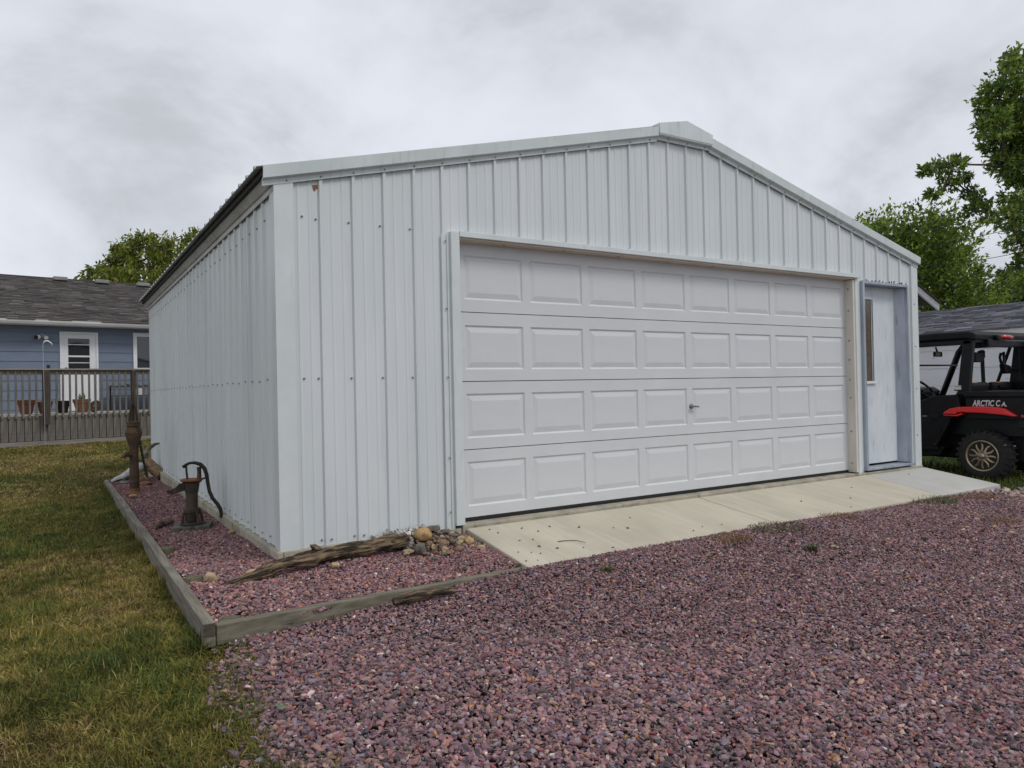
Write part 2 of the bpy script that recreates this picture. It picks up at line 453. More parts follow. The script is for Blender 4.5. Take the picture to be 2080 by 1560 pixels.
def sheet(name, xs, ys, fz, m, keep=None):
    X, Y = np.meshgrid(xs, ys)
    Z = fz(X, Y)
    V = np.stack([X.ravel(), Y.ravel(), Z.ravel()], 1)
    nx = len(xs)
    F = []
    for j in range(len(ys) - 1):
        for i in range(nx - 1):
            if keep is None or keep((xs[i] + xs[i + 1]) / 2, (ys[j] + ys[j + 1]) / 2):
                F.append((j * nx + i, j * nx + i + 1, (j + 1) * nx + i + 1, (j + 1) * nx + i))
    return npmesh(name, V, F, m, smooth=True)
xs = np.unique(np.concatenate([np.linspace(-300, -12, 12), np.linspace(-12, 16, 57), np.linspace(16, 300, 14)]))
ys = np.unique(np.concatenate([np.linspace(-60, -9, 8), np.linspace(-9, 24, 67), np.linspace(24, 300, 14)]))
tag(sheet('lawn_ground', xs, ys, lambda x, y: G(x, y) - 0.045, 'lawn_soil'), kind='structure')
tag(sheet('gravel_drive', np.linspace(-0.66, 13, 70), np.linspace(-9, -0.78, 42), lambda x, y: G(x, y) - 0.040, 'soil',
          keep=lambda x, y: True), kind='structure')
tag(sheet('gravel_bed', np.linspace(-0.64, 1.36, 21), np.linspace(-1.12, 6.75, 80), lambda x, y: bedz(x, y) - 0.03, 'soil',
          keep=lambda x, y: (x < 0.02 or y < 0.02) and y > -1.125 + 0.152 * (x + 0.62)), kind='structure')

# ------------------------------------------------------------------ gravel
GRID = np.random.default_rng(3).uniform(-1, 1, (64, 64))
def vnoise(x, y):
    xi = np.floor(x).astype(int); yi = np.floor(y).astype(int)
    fx = sm(x - xi); fy = sm(y - yi)
    g = lambda i, j: GRID[i % 64, j % 64]
    return (g(xi, yi) * (1 - fx) + g(xi + 1, yi) * fx) * (1 - fy) + (g(xi, yi + 1) * (1 - fx) + g(xi + 1, yi + 1) * fx) * fy
t_ = (1 + 5 ** .5) / 2
ICO = np.array([(-1, t_, 0), (1, t_, 0), (-1, -t_, 0), (1, -t_, 0), (0, -1, t_), (0, 1, t_), (0, -1, -t_), (0, 1, -t_), (t_, 0, -1), (t_, 0, 1), (-t_, 0, -1), (-t_, 0, 1)])
ICO /= np.linalg.norm(ICO[0])
ICOF = np.array([(0, 11, 5), (0, 5, 1), (0, 1, 7), (0, 7, 10), (0, 10, 11), (1, 5, 9), (5, 11, 4), (11, 10, 2), (10, 7, 6), (7, 1, 8), (3, 9, 4), (3, 4, 2), (3, 2, 6), (3, 6, 8), (3, 8, 9), (4, 9, 5), (2, 4, 11), (6, 2, 10), (8, 6, 7), (9, 8, 1)])
OCT = np.array([(1, 0, 0), (0, 1, 0), (-1, 0, 0), (0, -1, 0), (0, 0, 1), (.2, .1, -1)], float)
OCTF = np.array([(0, 1, 4), (1, 2, 4), (2, 3, 4), (3, 0, 4), (1, 0, 5), (2, 1, 5), (3, 2, 5), (0, 3, 5)])
PAL = np.array([(.215, .132, .142), (.280, .170, .168), (.165, .108, .118), (.085, .070, .075), (.340, .190, .155), (.440, .280, .205),
                (.250, .215, .235), (.330, .225, .235), (.600, .500, .430), (.38, .20, .08), (.23, .075, .075)])
PALP = np.array([.20, .18, .15, .15, .10, .045, .10, .07, .014, .008, .03])
def rotm(n, tilt):
    a = rng.uniform(0, 2 * PI, n); b = rng.normal(0, tilt, n); c = rng.normal(0, tilt, n)
    ca, sa, cb, sb, cc, sc = np.cos(a), np.sin(a), np.cos(b), np.sin(b), np.cos(c), np.sin(c)
    Z = np.zeros(n); O = np.ones(n)
    Rz = np.array([[ca, -sa, Z], [sa, ca, Z], [Z, Z, O]]).transpose(2, 0, 1)
    Ry = np.array([[cb, Z, sb], [Z, O, Z], [-sb, Z, cb]]).transpose(2, 0, 1)
    Rx = np.array([[O, Z, Z], [Z, cc, -sc], [Z, sc, cc]]).transpose(2, 0, 1)
    return Ry @ Rx @ Rz
def stones(P, size, base, faces, warm=0.0, tilt=0.42, pal=None):
    n = len(P)
    k = len(base)
    V = base[None] * rng.uniform(0.72, 1.28, (n, k, 1)) + rng.normal(0, 0.10, (n, k, 3))
    sc = np.stack([size * rng.uniform(0.9, 1.45, n), size * rng.uniform(0.65, 1.0, n), size * rng.uniform(0.38, 0.7, n)], 1)
    V = V * sc[:, None, :]
    V = np.einsum('nij,nkj->nki', rotm(n, tilt), V) + P[:, None, :]
    idx = rng.choice(len(PAL), n, p=PALP / PALP.sum())
    C = PAL[idx] * rng.uniform(0.8, 1.2, (n, 1)) * np.array([1.05, .985, 1.03]) * (1 + .09 * vnoise(P[:, 0] * 1.4 + 7, P[:, 1] * 1.9 + 4) + .12 * vnoise(P[:, 0] * 5, P[:, 1] * 6))[:, None] * rng.normal(1, 0.05, (n, 3)) * (1 + np.array([.08, -.01, -.07]) * warm)
    F = faces[None] + (np.arange(n) * k)[:, None, None]
    return V.reshape(-1, 3), F.reshape(-1, 3), np.repeat(np.clip(C, 0, 1), k, axis=0)
def scatter(n, x0, x1, y0, y1, test):
    P = np.stack([rng.uniform(x0, x1, n), rng.uniform(y0, y1, n)], 1)
    return P[test(P[:, 0], P[:, 1])]
def edge_x(y):          # where the lawn meets the drive
    y = np.asarray(y, float)
    return -0.635 + 0.05 * np.sin(y * 4.1) + 0.035 * np.sin(y * 9.7 + 1) + 0.02 * np.sin(y * 23)
def front_edge(x):      # outer face of the front timber, then of the apron
    x = np.asarray(x, float)
    return np.where(x < 1.335, -1.175 + 0.156 * (x + 0.62), np.where(x < 7.5, -0.885, -1.0 + 0.05 * np.sin(x * 3)))
def in_drive(x, y):
    d = np.hypot(x - CAM[0], y - CAM[1])
    fwd = (x - CAM[0]) * CF[0] + (y - CAM[1]) * CF[1]
    lat = (x - CAM[0]) * CR[0] + (y - CAM[1]) * CR[1]
    return (x > edge_x(y) + rng.normal(0, .045, len(x))) & (y < front_edge(x)) & (fwd > 1.35) & (lat > -1.25 * fwd) & (lat < fwd * 0.95 + 0.5)
def rut(x, y):          # shallow waves left by wheels
    return 0.012 * np.sin(1.7 * x + 2.9 * y + 1.0) * np.sin(0.9 * x - 0.6 * y) + 0.007 * np.sin(5.1 * y - 2.2 * x)
Vs, Fs, Cs = [], [], []
def push(t):
    k = sum(len(v) for v in Vs)
    Vs.append(t[0]); Fs.append(t[1] + k); Cs.append(t[2])
def drive_layer(n, sz0, sz1, near, far, base, faces, lift):
    P = scatter(n, -0.8, 12.5, -5.2, -0.88, in_drive)
    fwd = (P[:, 0] - CAM[0]) * CF[0] + (P[:, 1] - CAM[1]) * CF[1]
    P = P[(fwd >= near) & (fwd < far)]
    sz = rng.uniform(sz0, sz1, len(P)) * rng.choice([0.7, 1.0, 1.0, 1.3], len(P))
    z = G(P[:, 0], P[:, 1]) + rut(P[:, 0], P[:, 1]) + lift + rng.uniform(-.006, .007, len(P))
    push(stones(np.column_stack([P, z]), sz, base, faces))
A0 = 13.3 * 4.32
drive_layer(int(A0 * 7600), .0065, .0115, 0, 3.6, ICO, ICOF, -0.005)
drive_layer(int(A0 * 1700), .0095, .0138, 0, 3.6, ICO, ICOF, 0.001)
drive_layer(int(A0 * 7400), .0072, .0125, 3.6, 13, OCT, OCTF, -0.003)
go = npmesh('gravel', np.concatenate(Vs), np.concatenate(Fs), 'gravel_stone', np.concatenate(Cs))
tag(go, 'purple crushed rock covering the drive', 'gravel', kind='stuff')
Vs, Fs, Cs = [], [], []
def in_bed(x, y):
    return ((x > -0.615) & (x < -0.03) & (y > -1.1) & (y < 6.7)) | ((x >= -0.03) & (x < 1.325) & (y > front_edge(x) + 0.08) & (y < -0.02))
P = scatter(int(2 * 7.8 * 7000), -0.64, 1.36, -1.12, 6.7, in_bed)
nearm = P[:, 1] < 1.2
for msk, b, f in ((nearm, ICO, ICOF), (~nearm, OCT, OCTF)):
    Q = P[msk]
    z = bedz(Q[:, 0], Q[:, 1]) - 0.006 + rng.uniform(-.006, .007, len(Q)) + 0.010 * np.sin(Q[:, 0] * 7 + Q[:, 1] * 3.1)
    push(stones(np.column_stack([Q, z]), rng.uniform(.0072, .0128, len(Q)), b, f, warm=0.8))
go = npmesh('bed_gravel', np.concatenate(Vs), np.concatenate(Fs), 'gravel_stone', np.concatenate(Cs))
tag(go, 'reddish purple crushed rock filling the bed between timbers and garage', 'gravel', kind='stuff')

# ------------------------------------------------------------------ grass
def blades(P, h, w, lean, cols):
    n = len(P)
    a = rng.uniform(0, 2 * PI, n)
    d = np.stack([np.cos(a), np.sin(a), np.zeros(n)], 1)
    b = a + rng.normal(PI / 2, .5, n)
    s = np.stack([np.cos(b), np.sin(b), rng.normal(0, .25, n)], 1)
    up = np.array([0, 0, 1.0])
    le = np.sqrt(rng.uniform(0.02, 1.0, n)) * lean
    m = P + (d * np.sin(le * .8)[:, None] + up * np.cos(le * .8)[:, None]) * (h * .55)[:, None]
    l2 = np.minimum(le * 1.25, 1.75)
    t = m + (d * np.sin(l2)[:, None] + up * np.cos(l2)[:, None]) * (h * .5)[:, None]
    ws = s * (w / 2)[:, None]
    V = np.stack([P - ws, P + ws, m + ws * .8, m - ws * .8, t], 1).reshape(-1, 3)
    k = (np.arange(n) * 5)[:, None, None]
    F = (np.array([(0, 1, 2), (0, 2, 3), (3, 2, 4)])[None] + k).reshape(-1, 3)
    return V, F, np.repeat(cols, 5, axis=0)
GG = np.array([(.042, .078, .020), (.072, .108, .022), (.125, .138, .028), (.190, .170, .032), (.270, .205, .058), (.430, .315, .150), (.225, .120, .050)])
def field(x, y):
    x = np.asarray(x, float); y = np.asarray(y, float)
    return 0.55 * vnoise(x * 1.3 + 5, y * 0.8 + 3) + 0.5 * vnoise(x * 3.1, y * 2.2 + 9) + 0.45 * vnoise(x * 7.5 + 2, y * 6 + 1) + .3 * vnoise(x * 17, y * 15)
def lawn_cols(P, straw_bias):
    f = 1.15 * field(P[:, 0], P[:, 1]) + rng.normal(0, 0.62, len(P)) + straw_bias
    i = np.clip(np.round(2.5 + 1.6 * f), 0, 6).astype(int)
    return GG[i] * rng.uniform(0.7, 1.3, (len(P), 1)) * np.clip(1 + .38 * vnoise(P[:, 0] * 21, P[:, 1] * 19) + .22 * vnoise(P[:, 0] * 2.1 + 11, P[:, 1] * 1.3), .45, 1.6)[:, None]
def in_lawn(x, y):
    fwd = (x - CAM[0]) * CF[0] + (y - CAM[1]) * CF[1]
    lat = (x - CAM[0]) * CR[0] + (y - CAM[1]) * CR[1]
    xr = np.where(y < -1.17, edge_x(y) + rng.normal(0.0, 0.055, len(x)), np.where(y < 6.8, -0.682, 4.0))
    return (x < xr) & (fwd > 1.2) & (lat > -fwd * 0.86 - 0.25)
Vs, Fs, Cs = [], [], []
def lawn(n, x0, x1, y0, y1, h0, h1, w0, w1, lean, bias):
    P = scatter(n, x0, x1, y0, y1, in_lawn)
    z = G(P[:, 0], P[:, 1]) - 0.012 + .012 * vnoise(P[:, 0] * 9, P[:, 1] * 9)
    P3 = np.column_stack([P, z])
    hh = rng.uniform(h0, h1, len(P)) * np.clip(1 - 0.35 * field(P[:, 0], P[:, 1]), .4, 1.8) * rng.choice([.7, 1, 1, 1.35], len(P))
    push(blades(P3, hh, rng.uniform(w0, w1, len(P)), lean, lawn_cols(P, bias)))
lawn(175000, -2.1, -0.5, -3.0, 1.0, .016, .048, .0028, .0055, 1.6, 0.22)
lawn(110000, -2.6, -0.6, 1.0, 6.0, .020, .050, .0045, .0080, 1.5, 0.05)
lawn(110000, -3.4, 1.5, 6.0, 17.2, .025, .050, .009, .016, 1.5, 0.36)
# untrimmed blades against the timbers
yy = np.concatenate([rng.uniform(-1.2, 2.0, 5200), rng.uniform(2.0, 6.7, 3600)])
xx = -0.681 - np.abs(rng.normal(0, 0.022, len(yy)))
P3 = np.column_stack([xx, yy, G(xx, yy) - 0.012])
push(blades(P3, rng.uniform(.025, .085, len(yy)) * np.clip(1 + .8 * vnoise(yy * 5, yy * 0), .3, 2), rng.uniform(.003, .006, len(yy)), 1.2, lawn_cols(P3, -0.15)))
# ragged tufts along the edge of the drive
yy = rng.uniform(-3.0, -1.2, 5200)
xx = edge_x(yy) + np.abs(rng.normal(0, 0.05, 5200)) * np.where(np.sin(yy * 7.0) > 0, 1.7, 0.7)
P3 = np.column_stack([xx, yy, G(xx, yy) - 0.015])
push(blades(P3, rng.uniform(.025, .065, 5200), rng.uniform(.0025, .0045, 5200), 1.5, lawn_cols(P3, -0.6)))
go = npmesh('grass', np.concatenate(Vs), np.concatenate(Fs), 'grass_blade', np.concatenate(Cs))
tag(go, 'short dry green and straw lawn grass left of the timber edging', 'grass', kind='stuff')
Vs, Fs, Cs = [], [], []
P = scatter(30000, 7.55, 12.4, -1.05, 7, lambda x, y: (y > front_edge(x)) | (x > 7.6))
P3 = np.column_stack([P, G(P[:, 0], P[:, 1]) - 0.02])
push(blades(P3, rng.uniform(.05, .12, len(P)), rng.uniform(.008, .014, len(P)), 1.0, lawn_cols(P3, -0.75) * np.array([1.0, 1.15, 1.1])))
go = npmesh('side_grass', np.concatenate(Vs), np.concatenate(Fs), 'grass_blade', np.concatenate(Cs))
tag(go, 'longer green grass under and around the parked utility vehicle', 'grass', kind='stuff')

Vs, Fs, Cs = [], [], []
P = scatter(5200, -.7, 9, -4.6, -.9, in_drive)
P3 = np.column_stack([P, G(P[:, 0], P[:, 1]) + rut(P[:, 0], P[:, 1]) + .008])
push(blades(P3, rng.uniform(.02, .07, len(P)), rng.uniform(.0016, .0032, len(P)), 1.62, np.array([(.40, .28, .15), (.22, .15, .08), (.30, .23, .12), (.14, .10, .06)])[rng.integers(0, 4, len(P))]))
tag(npmesh('straw_bits', np.concatenate(Vs), np.concatenate(Fs), 'grass_blade', np.concatenate(Cs)), 'thin bits of dry straw strewn over the gravel drive', 'straw', kind='stuff')

# ================================================================== garage
GW, GD, ZB, RX, SL = 7.47, 7.60, -0.030, 3.685, 0.2445
def rake(x):                                     # lower edge of the rake trim on the front wall
    return 2.362 + SL * min(x, 2 * RX - x)
garage = thing('metal_garage', 'white ribbed metal garage with wide overhead door and low gable roof', 'garage', (GW / 2, 0.0, ZB))

def rib_profile(a, b, ph):
    """points (t, depth) of the ribbed sheet between a and b; ribs every 9 in"""
    pts = []
    k0 = math.floor((a - ph) / .2286) - 1
    k1 = math.ceil((b - ph) / .2286) + 1
    for k in range(k0, k1):
        c = ph + .2286 * k
        pts += [(c - .0190, 0), (c - .0095, .0165), (c + .0095, .0165), (c + .0190, 0)]
        for q in (.0762, .1524):
            pts += [(c + q - .011, 0), (c + q - .005, .0028), (c + q + .005, .0028), (c + q + .011, 0)]
    def dep(t):
        for (t0, d0), (t1, d1) in zip(pts, pts[1:]):
            if t0 <= t <= t1:
                return d0 + (d1 - d0) * (t - t0) / max(t1 - t0, 1e-9)
        return 0
    return [(a, dep(a))] + [p for p in pts if a + 1e-4 < p[0] < b - 1e-4] + [(b, dep(b))]

PH = 0.063
openings = [(1.250, 6.285, 2.150), (6.375, 7.285, 2.115)]
bounds = sorted({0.0, GW, *[PH + .9144 * k for k in range(0, 9) if 0.05 < PH + .9144 * k < GW - .05]})
for a, b in zip(bounds, bounds[1:]):
    cuts = sorted({a, b, *[q for o_ in openings for q in o_[:2] if a < q < b]})
    mb = MB()
    lap = 0.0006 * (int(a * 10) % 2)
    for c0, c1 in zip(cuts, cuts[1:]):
        mid = (c0 + c1) / 2
        bot = ZB
        for o_ in openings:
            if o_[0] < mid < o_[1]:
                bot = o_[2]
        pr = rib_profile(c0, c1, PH)
        for (t0, d0), (t1, d1) in zip(pr, pr[1:]):
            z0 = min(rake(t0) + .02, 3.232); z1 = min(rake(t1) + .02, 3.232)
            mb.add([(t0, -d0 - lap, bot), (t1, -d1 - lap, bot), (t1, -d1 - lap, z1), (t0, -d0 - lap, z0)], [(0, 1, 2, 3)])
    mb.build('wall_panel', 'siding_white', garage)
for k in range(9):
    a = 0.9144 * k; b = min(a + .9144, GD)
    if a >= GD - .05:
        break
    pr = rib_profile(a, b, 0.11)
    for X, sg in ((0.0, -1), (GW, 1)):
        mb = MB()
        lap = 0.0012 * (k % 2)
        for (t0, d0), (t1, d1) in zip(pr, pr[1:]):
            mb.add([(X + sg * (d0 + lap), t0, ZB), (X + sg * (d1 + lap), t1, ZB), (X + sg * (d1 + lap), t1, 2.39), (X + sg * (d0 + lap), t0, 2.39)], [(0, 1, 2, 3)])
        mb.build('wall_panel', 'siding_side', garage)
back = MB().prism([(0, ZB), (GW, ZB), (GW, 2.37), (RX, 3.25), (0, 2.37)], 'y', GD, GD + .02)
back.build('back_wall', 'siding_side', garage)
# concrete footing
MB().box(-.045, -.002, -.03, GD + .02, -.32, ZB + .004).build('footing', 'concrete_old', garage, bevel=.012)
MB().box(-.002, 1.30, -.032, .02, -.30, ZB + .003).build('footing', 'concrete_old', garage, bevel=.008)
MB().box(6.215, GW + .03, -.036, .02, -.25, ZB + .018).build('footing', 'concrete_old', garage, bevel=.01)
MB().box(GW + .002, GW + .04, .0, GD, -.40, ZB + .004).build('footing', 'concrete_old', garage, bevel=.008)
# corner trims
def corner(x, sg):
    mb = MB()
    mb.box(min(x - sg * .105, x + sg * .022), max(x - sg * .105, x + sg * .022), -.0215, -.0180, ZB - .004, 2.40)
    mb.box(min(x + sg * .0185, x + sg * .022), max(x + sg * .0185, x + sg * .022), -.0180, .085, ZB - .004, 2.40)
    mb.build('corner_trim', 'trim_white', garage)
corner(0, -1); corner(GW, 1)
# rake trims: profile (y, w) swept along the slope
RP = [(-.020, 0), (-.0255, 0), (-.0255, .034), (-.060, .044), (-.066, .122), (.10, .138), (.10, .130), (-.056, .114), (-.051, .052), (-.020, .040)]
def rake_trim(xa, xb):
    mb = MB()
    mb.sweep([(xa, y, rake(xa) + w) for y, w in RP], [(xb, y, rake(xb) + w) for y, w in RP])
    return mb.build('rake_trim', 'rake_white', garage)
rake_trim(-.095, 3.352); rake_trim(4.010, 7.50)
cap = MB()
cap.prism([(3.345, 3.240), (4.012, 3.240), (4.014, 3.332), (RX, 3.408), (3.343, 3.334)], 'y', -.074, .30)
cap.build('ridge_cap', 'rake_white', garage, bevel=.004)
MB().prism([(-.0285, 3.196), (-.0210, 3.196), (-.0210, 3.243), (-.070, 3.2385), (-.070, 3.232), (-.0285, 3.228)], 'x', 3.352, 4.010).build('ridge_cap_flange', 'rake_white', garage)
# eave trims and roof sheets
for X, sg in ((0.0, -1), (GW, 1)):
    prof = [(X + sg * .0185, 2.318), (X + sg * .024, 2.318), (X + sg * .024, 2.352), (X + sg * .036, 2.358), (X + sg * .066, 2.405), (X + sg * .066, 2.412), (X + sg * .02, 2.42), (X + sg * .0185, 2.40)]
    MB().prism(prof, 'y', -.018, GD + .02).build('eave_trim', 'eave_trim', garage)
    MB().box(min(X + sg * .03, X + sg * .092), max(X + sg * .03, X + sg * .092), -.018, GD + .02, 2.4125, 2.455).build('eave_shadow_closure', 'dark_rubber', garage)  # black closure strip, its colour puts in the shadow under the overhang
def roof_sheets(sg):
    for k in range(9):
        a = -.05 + .9144 * k; b = min(a + .9144, GD + .05)
        if b - a < .05:
            break
        pr = rib_profile(a, b, 0.02)
        mb = MB()
        xe = RX + sg * (RX + .135)
        ze = 2.362 + .142 - SL * .135 - .022
        zr = ze + SL * (RX + .135) + .006
        n = len(pr)
        for (t0, d0), (t1, d1) in zip(pr, pr[1:]):
            mb.add([(xe, t0, ze + d0 * 1.3), (xe, t1, ze + d1 * 1.3), (RX, t1, zr + d1 * 1.3), (RX, t0, zr + d0 * 1.3),
                    (xe, t0, ze + d0 * 1.3 - .004), (xe, t1, ze + d1 * 1.3 - .004), (RX, t1, zr + d1 * 1.3 - .004), (RX, t0, zr + d0 * 1.3 - .004)],
                   [(0, 1, 2, 3), (7, 6, 5, 4), (0, 4, 5, 1)])
        mb.build('roof_panel', 'roof_metal', garage)
roof_sheets(-1); roof_sheets(1)
# screw heads
sc = MB()
def screw_f(x, z, y=-.003, r=.0062):
    sc.lathe([(r * 1.25, y), (r * 1.2, y - .0025), (r * .8, y - .003), (r * .75, y - .008), (r * .3, y - .0095)], (x, 0, z), 8, 'y')
for k in range(0, 34):
    x = PH + .2286 * k
    if 0.02 < x < GW - .05:
        w = min(rake(x) + .017, 3.214)
        screw_f(x, w, -.027, .0055)
        if 1.40 < x < 6.2:
            screw_f(x - .034, 2.187); screw_f(x + .034, 2.184)
        if x < 1.2:
            for z in (1.095, 2.165):
                screw_f(x - .034, z)
            screw_f(x - .034, .012); screw_f(x + .034, .008)
screw_f(.165, 2.175); screw_f(.16, 1.095)
for z in (.9, 1.9, .35, 1.4):
    screw_f(7.41, z, -.022, .006)
for z in (.1, .5, 1.095, 1.6, 2.1):
    screw_f(1.215, z, -.030, .006)
sc.build('front_screws', 'screw', garage)['kind'] = 'stuff'
sd = MB()
for k in range(0, 34):
    y = .11 + .2286 * k
    if y > GD:
        break
    for dy, zz in ((-.034, 1.09), (-.034, 2.185), (-.034, .015), (.034, .02)):
        r = .0064
        sd.lathe([(r * 1.25, -.0016), (r * 1.2, -.004), (r * .75, -.0045), (r * .7, -.0095), (r * .3, -.011)], (0, y + dy, zz + .006 * math.sin(k * 2.1)), 8, 'x')
sd.build('side_screws', 'screw', garage)['kind'] = 'stuff'
# rust spot under the rake trim
MB().prism([(.238, 2.390), (.272, 2.398), (.279, 2.374), (.262, 2.368), (.256, 2.352), (.246, 2.362)], 'y', -.0045, -.001).build('rust_spot', 'rust_stain', garage)

# overhead door
DX0, DX1, DY = 1.300, 6.208, 0.078
MB().box(1.250, 1.321, -.052, DY + .03, -.004, 2.172).build('door_post', 'trim_white', garage, bevel=.003)
MB().box(1.186, 1.2255, -.0205, -.0172, ZB, 2.150).box(1.2255, 1.250, -.029, -.0172, ZB, 2.150).build('post_flange', 'trim_white', garage)
MB().box(1.3212, 6.290, -.058, -.012, 2.1355, 2.178).build('header_trim', 'trim_white', garage, bevel=.003)
MB().box(1.3212, 6.21, -.038, DY + .04, 2.123, 2.1352).build('header_soffit', 'header_beige', garage)
hs = MB()
for k in range(8):
    hs.lathe([(.009, 2.1232), (.009, 2.118), (.004, 2.116)], (1.75 + .58 * k, .02, 0), 8, 'z')
hs.build('soffit_screws', 'screw', garage)['kind'] = 'stuff'
MB().box(6.209, 6.243, -.020, DY + .03, .0, 2.118).build('door_jamb', 'jamb_cream', garage)
MB().box(6.2435, 6.285, -.028, -.010, ZB, 2.138).build('jamb_trim', 'trim_white', garage, bevel=.002)
js = MB()
for k, z in enumerate((.10, .45, .82, 1.02, 1.24, 1.45, 1.78, 2.02)):
    js.lathe([(.010, 6.2088), (.010, 6.204), (.005, 6.202)], (0, .035, z), 8, 'x')
js.build('jamb_screws', 'screw', garage)['kind'] = 'stuff'
ZS = [.020, .5385, 1.0605, 1.5920, 2.135]
def raised(name, w, h):
    mb = MB()
    rings = [(0, 0, .0), (.010, .011, .0095), (.014, .015, .0105), (.050, .056, .0020), (.055, .060, .0020)]
    vs = []
    for ix, iz, d in rings:
        vs += [(-w / 2 + ix, d, -h / 2 + iz), (w / 2 - ix, d, -h / 2 + iz), (w / 2 - ix, d, h / 2 - iz), (-w / 2 + ix, d, h / 2 - iz)]
    fs = []
    for r_ in range(len(rings) - 1):
        for j in range(4):
            fs.append((r_ * 4 + j, r_ * 4 + (j + 1) % 4, r_ * 4 + 4 + (j + 1) % 4, r_ * 4 + 4 + j))
    fs.append(tuple(len(vs) - 4 + j for j in range(4)))
    me = bpy.data.meshes.new(name)
    me.from_pydata(vs, [], fs)
    me.materials.append(MATS['door_white'])
    return me
PW, PHH = .530, .340
pm = raised('raised_panel', PW, PHH)
for k in range(4):
    z0, z1 = ZS[k] + .003, ZS[k + 1] - .003
    zc = (z0 + z1) / 2 - .004
    cx = [1.686 + .6005 * j for j in range(8)]
    mb = MB()
    xs_ = [DX0] + [q for c in cx for q in (c - PW / 2, c + PW / 2)] + [DX1]
    zs_ = [z0, zc - PHH / 2, zc + PHH / 2, z1]
    for i in range(len(xs_) - 1):
        for j in range(3):
            if j == 1 and i % 2 == 1:
                continue
            mb.add([(xs_[i], DY, zs_[j]), (xs_[i + 1], DY, zs_[j]), (xs_[i + 1], DY, zs_[j + 1]), (xs_[i], DY, zs_[j + 1])], [(0, 1, 2, 3)])
    mb.add([(DX0, DY, z0), (DX1, DY, z0), (DX1, DY + .04, z0), (DX0, DY + .04, z0)], [(0, 3, 2, 1)])
    mb.add([(DX0, DY, z1), (DX1, DY, z1), (DX1, DY + .04, z1), (DX0, DY + .04, z1)], [(0, 1, 2, 3)])
    mb.add([(DX0, DY + .04, z0), (DX1, DY + .04, z0), (DX1, DY + .04, z1), (DX0, DY + .04, z1)], [(3, 2, 1, 0)])
    me = bpy.data.meshes.new('door_section')
    off = ORG[garage]
    me.from_pydata([tuple(Vector(p) - off) for p in mb.v], [], mb.f)
    o = bpy.data.objects.new('door_section', me); COL.objects.link(o); o.parent = garage
    me.materials.append(MATS['door_white']); ORG[o] = Vector(off)
    for c in cx:
        piece('raised_panel', pm, 'door_white', o, (c, DY, zc))
MB().box(DX0, DX1, DY + .002, DY + .035, -.003, ZS[0] + .002).build('bottom_seal', 'dark_rubber', garage)
MB().box(DX0, DX1, DY + .055, DY + .07, .0, 2.14).build('door_backing', 'dark_rubber', garage)
hd = MB()
hd.lathe([(.026, DY - .001), (.026, DY - .006), (.014, DY - .010), (.009, DY - .026), (.011, DY - .038), (.005, DY - .042)], (3.805, 0, .800), 14, 'y')
hd.bar((3.785, DY - .036, .800), (3.866, DY - .036, .793), .012, .016)
hd.build('door_handle', 'handle_metal', garage, smooth='auto')
# entry door
FX0, FX1, FZ0, FZ1 = 6.375, 7.285, .034, 2.118
fr = MB()
fr.box(FX0, FX0 + .038, -.034, .11, FZ0, FZ1); fr.box(FX1 - .030, FX1, -.030, .005, FZ0, FZ1 - .002)
fr.box(FX0 + .038, FX1 - .030, -.032, .11, FZ1 - .030, FZ1)
fr.build('entry_frame', 'steel_old', garage, bevel=.003)
MB().prism([(7.198, .108), (7.254, .004), (7.254, -.026), (7.262, -.026), (7.262, .108)], 'z', FZ0 + .01, FZ1 - .031).build('entry_jamb', 'steel_old', garage)
slab = MB().box(FX0 + .039, 7.197, .100, .140, FZ0 + .022, FZ1 - .031).build('entry_door', 'door_grey', garage, bevel=.003)
wx0, wx1, wz0, wz1 = 6.585, 6.752, 1.000, 1.935
wf = MB()
wf.box(wx0 - .02, wx1 + .022, .086, .0995, wz1, wz1 + .026); wf.box(wx1, wx1 + .022, .088, .0995, wz0, wz1); wf.box(wx0 - .02, wx0, .088, .0995, wz0, wz1)
wf.build('window_frame', 'door_grey', slab, bevel=.002)
MB().box(wx0 - .03, wx1 + .03, .074, .0995, wz0 - .030, wz0 - .001).build('window_sill', 'paint_white', slab, bevel=.002)
MB().box(wx0, wx1, .0955, .0985, wz0, wz1).build('window_pane', 'window_brown', slab)
wm = MB()
q = wz0 + .01
while q < wz1 - .17:
    wm.bar((wx0 + .004, .0952, q), (wx1 - .045, .0952, q + .10), .0022); wm.bar((wx0 + .004, .0949, q + .10), (wx1 - .045, .0949, q), .0022)
    q += .028
wm.build('wire_mesh', 'rock_brown', slab)
MB().box(wx1 - .036, wx1 - .018, .090, .0952, wz0, wz1).build('window_mullion', 'steel_old', slab)
MB().box(FX0 - .01, FX1 + .02, -.050, .12, FZ0 - .028, FZ0 - .001).build('threshold', 'steel_old', garage, bevel=.006)
tri = MB()
for k in range(16):
    x = FX0 + .03 + .055 * k + random.uniform(-.02, .02)
    tri.box(x, x + random.uniform(.004, .02), -.024, -.018, FZ1 + random.uniform(-.004, .001), FZ1 + random.uniform(.006, .035))
tri.build('caulk_dirt', 'dark_rubber', garage)['kind'] = 'stuff'

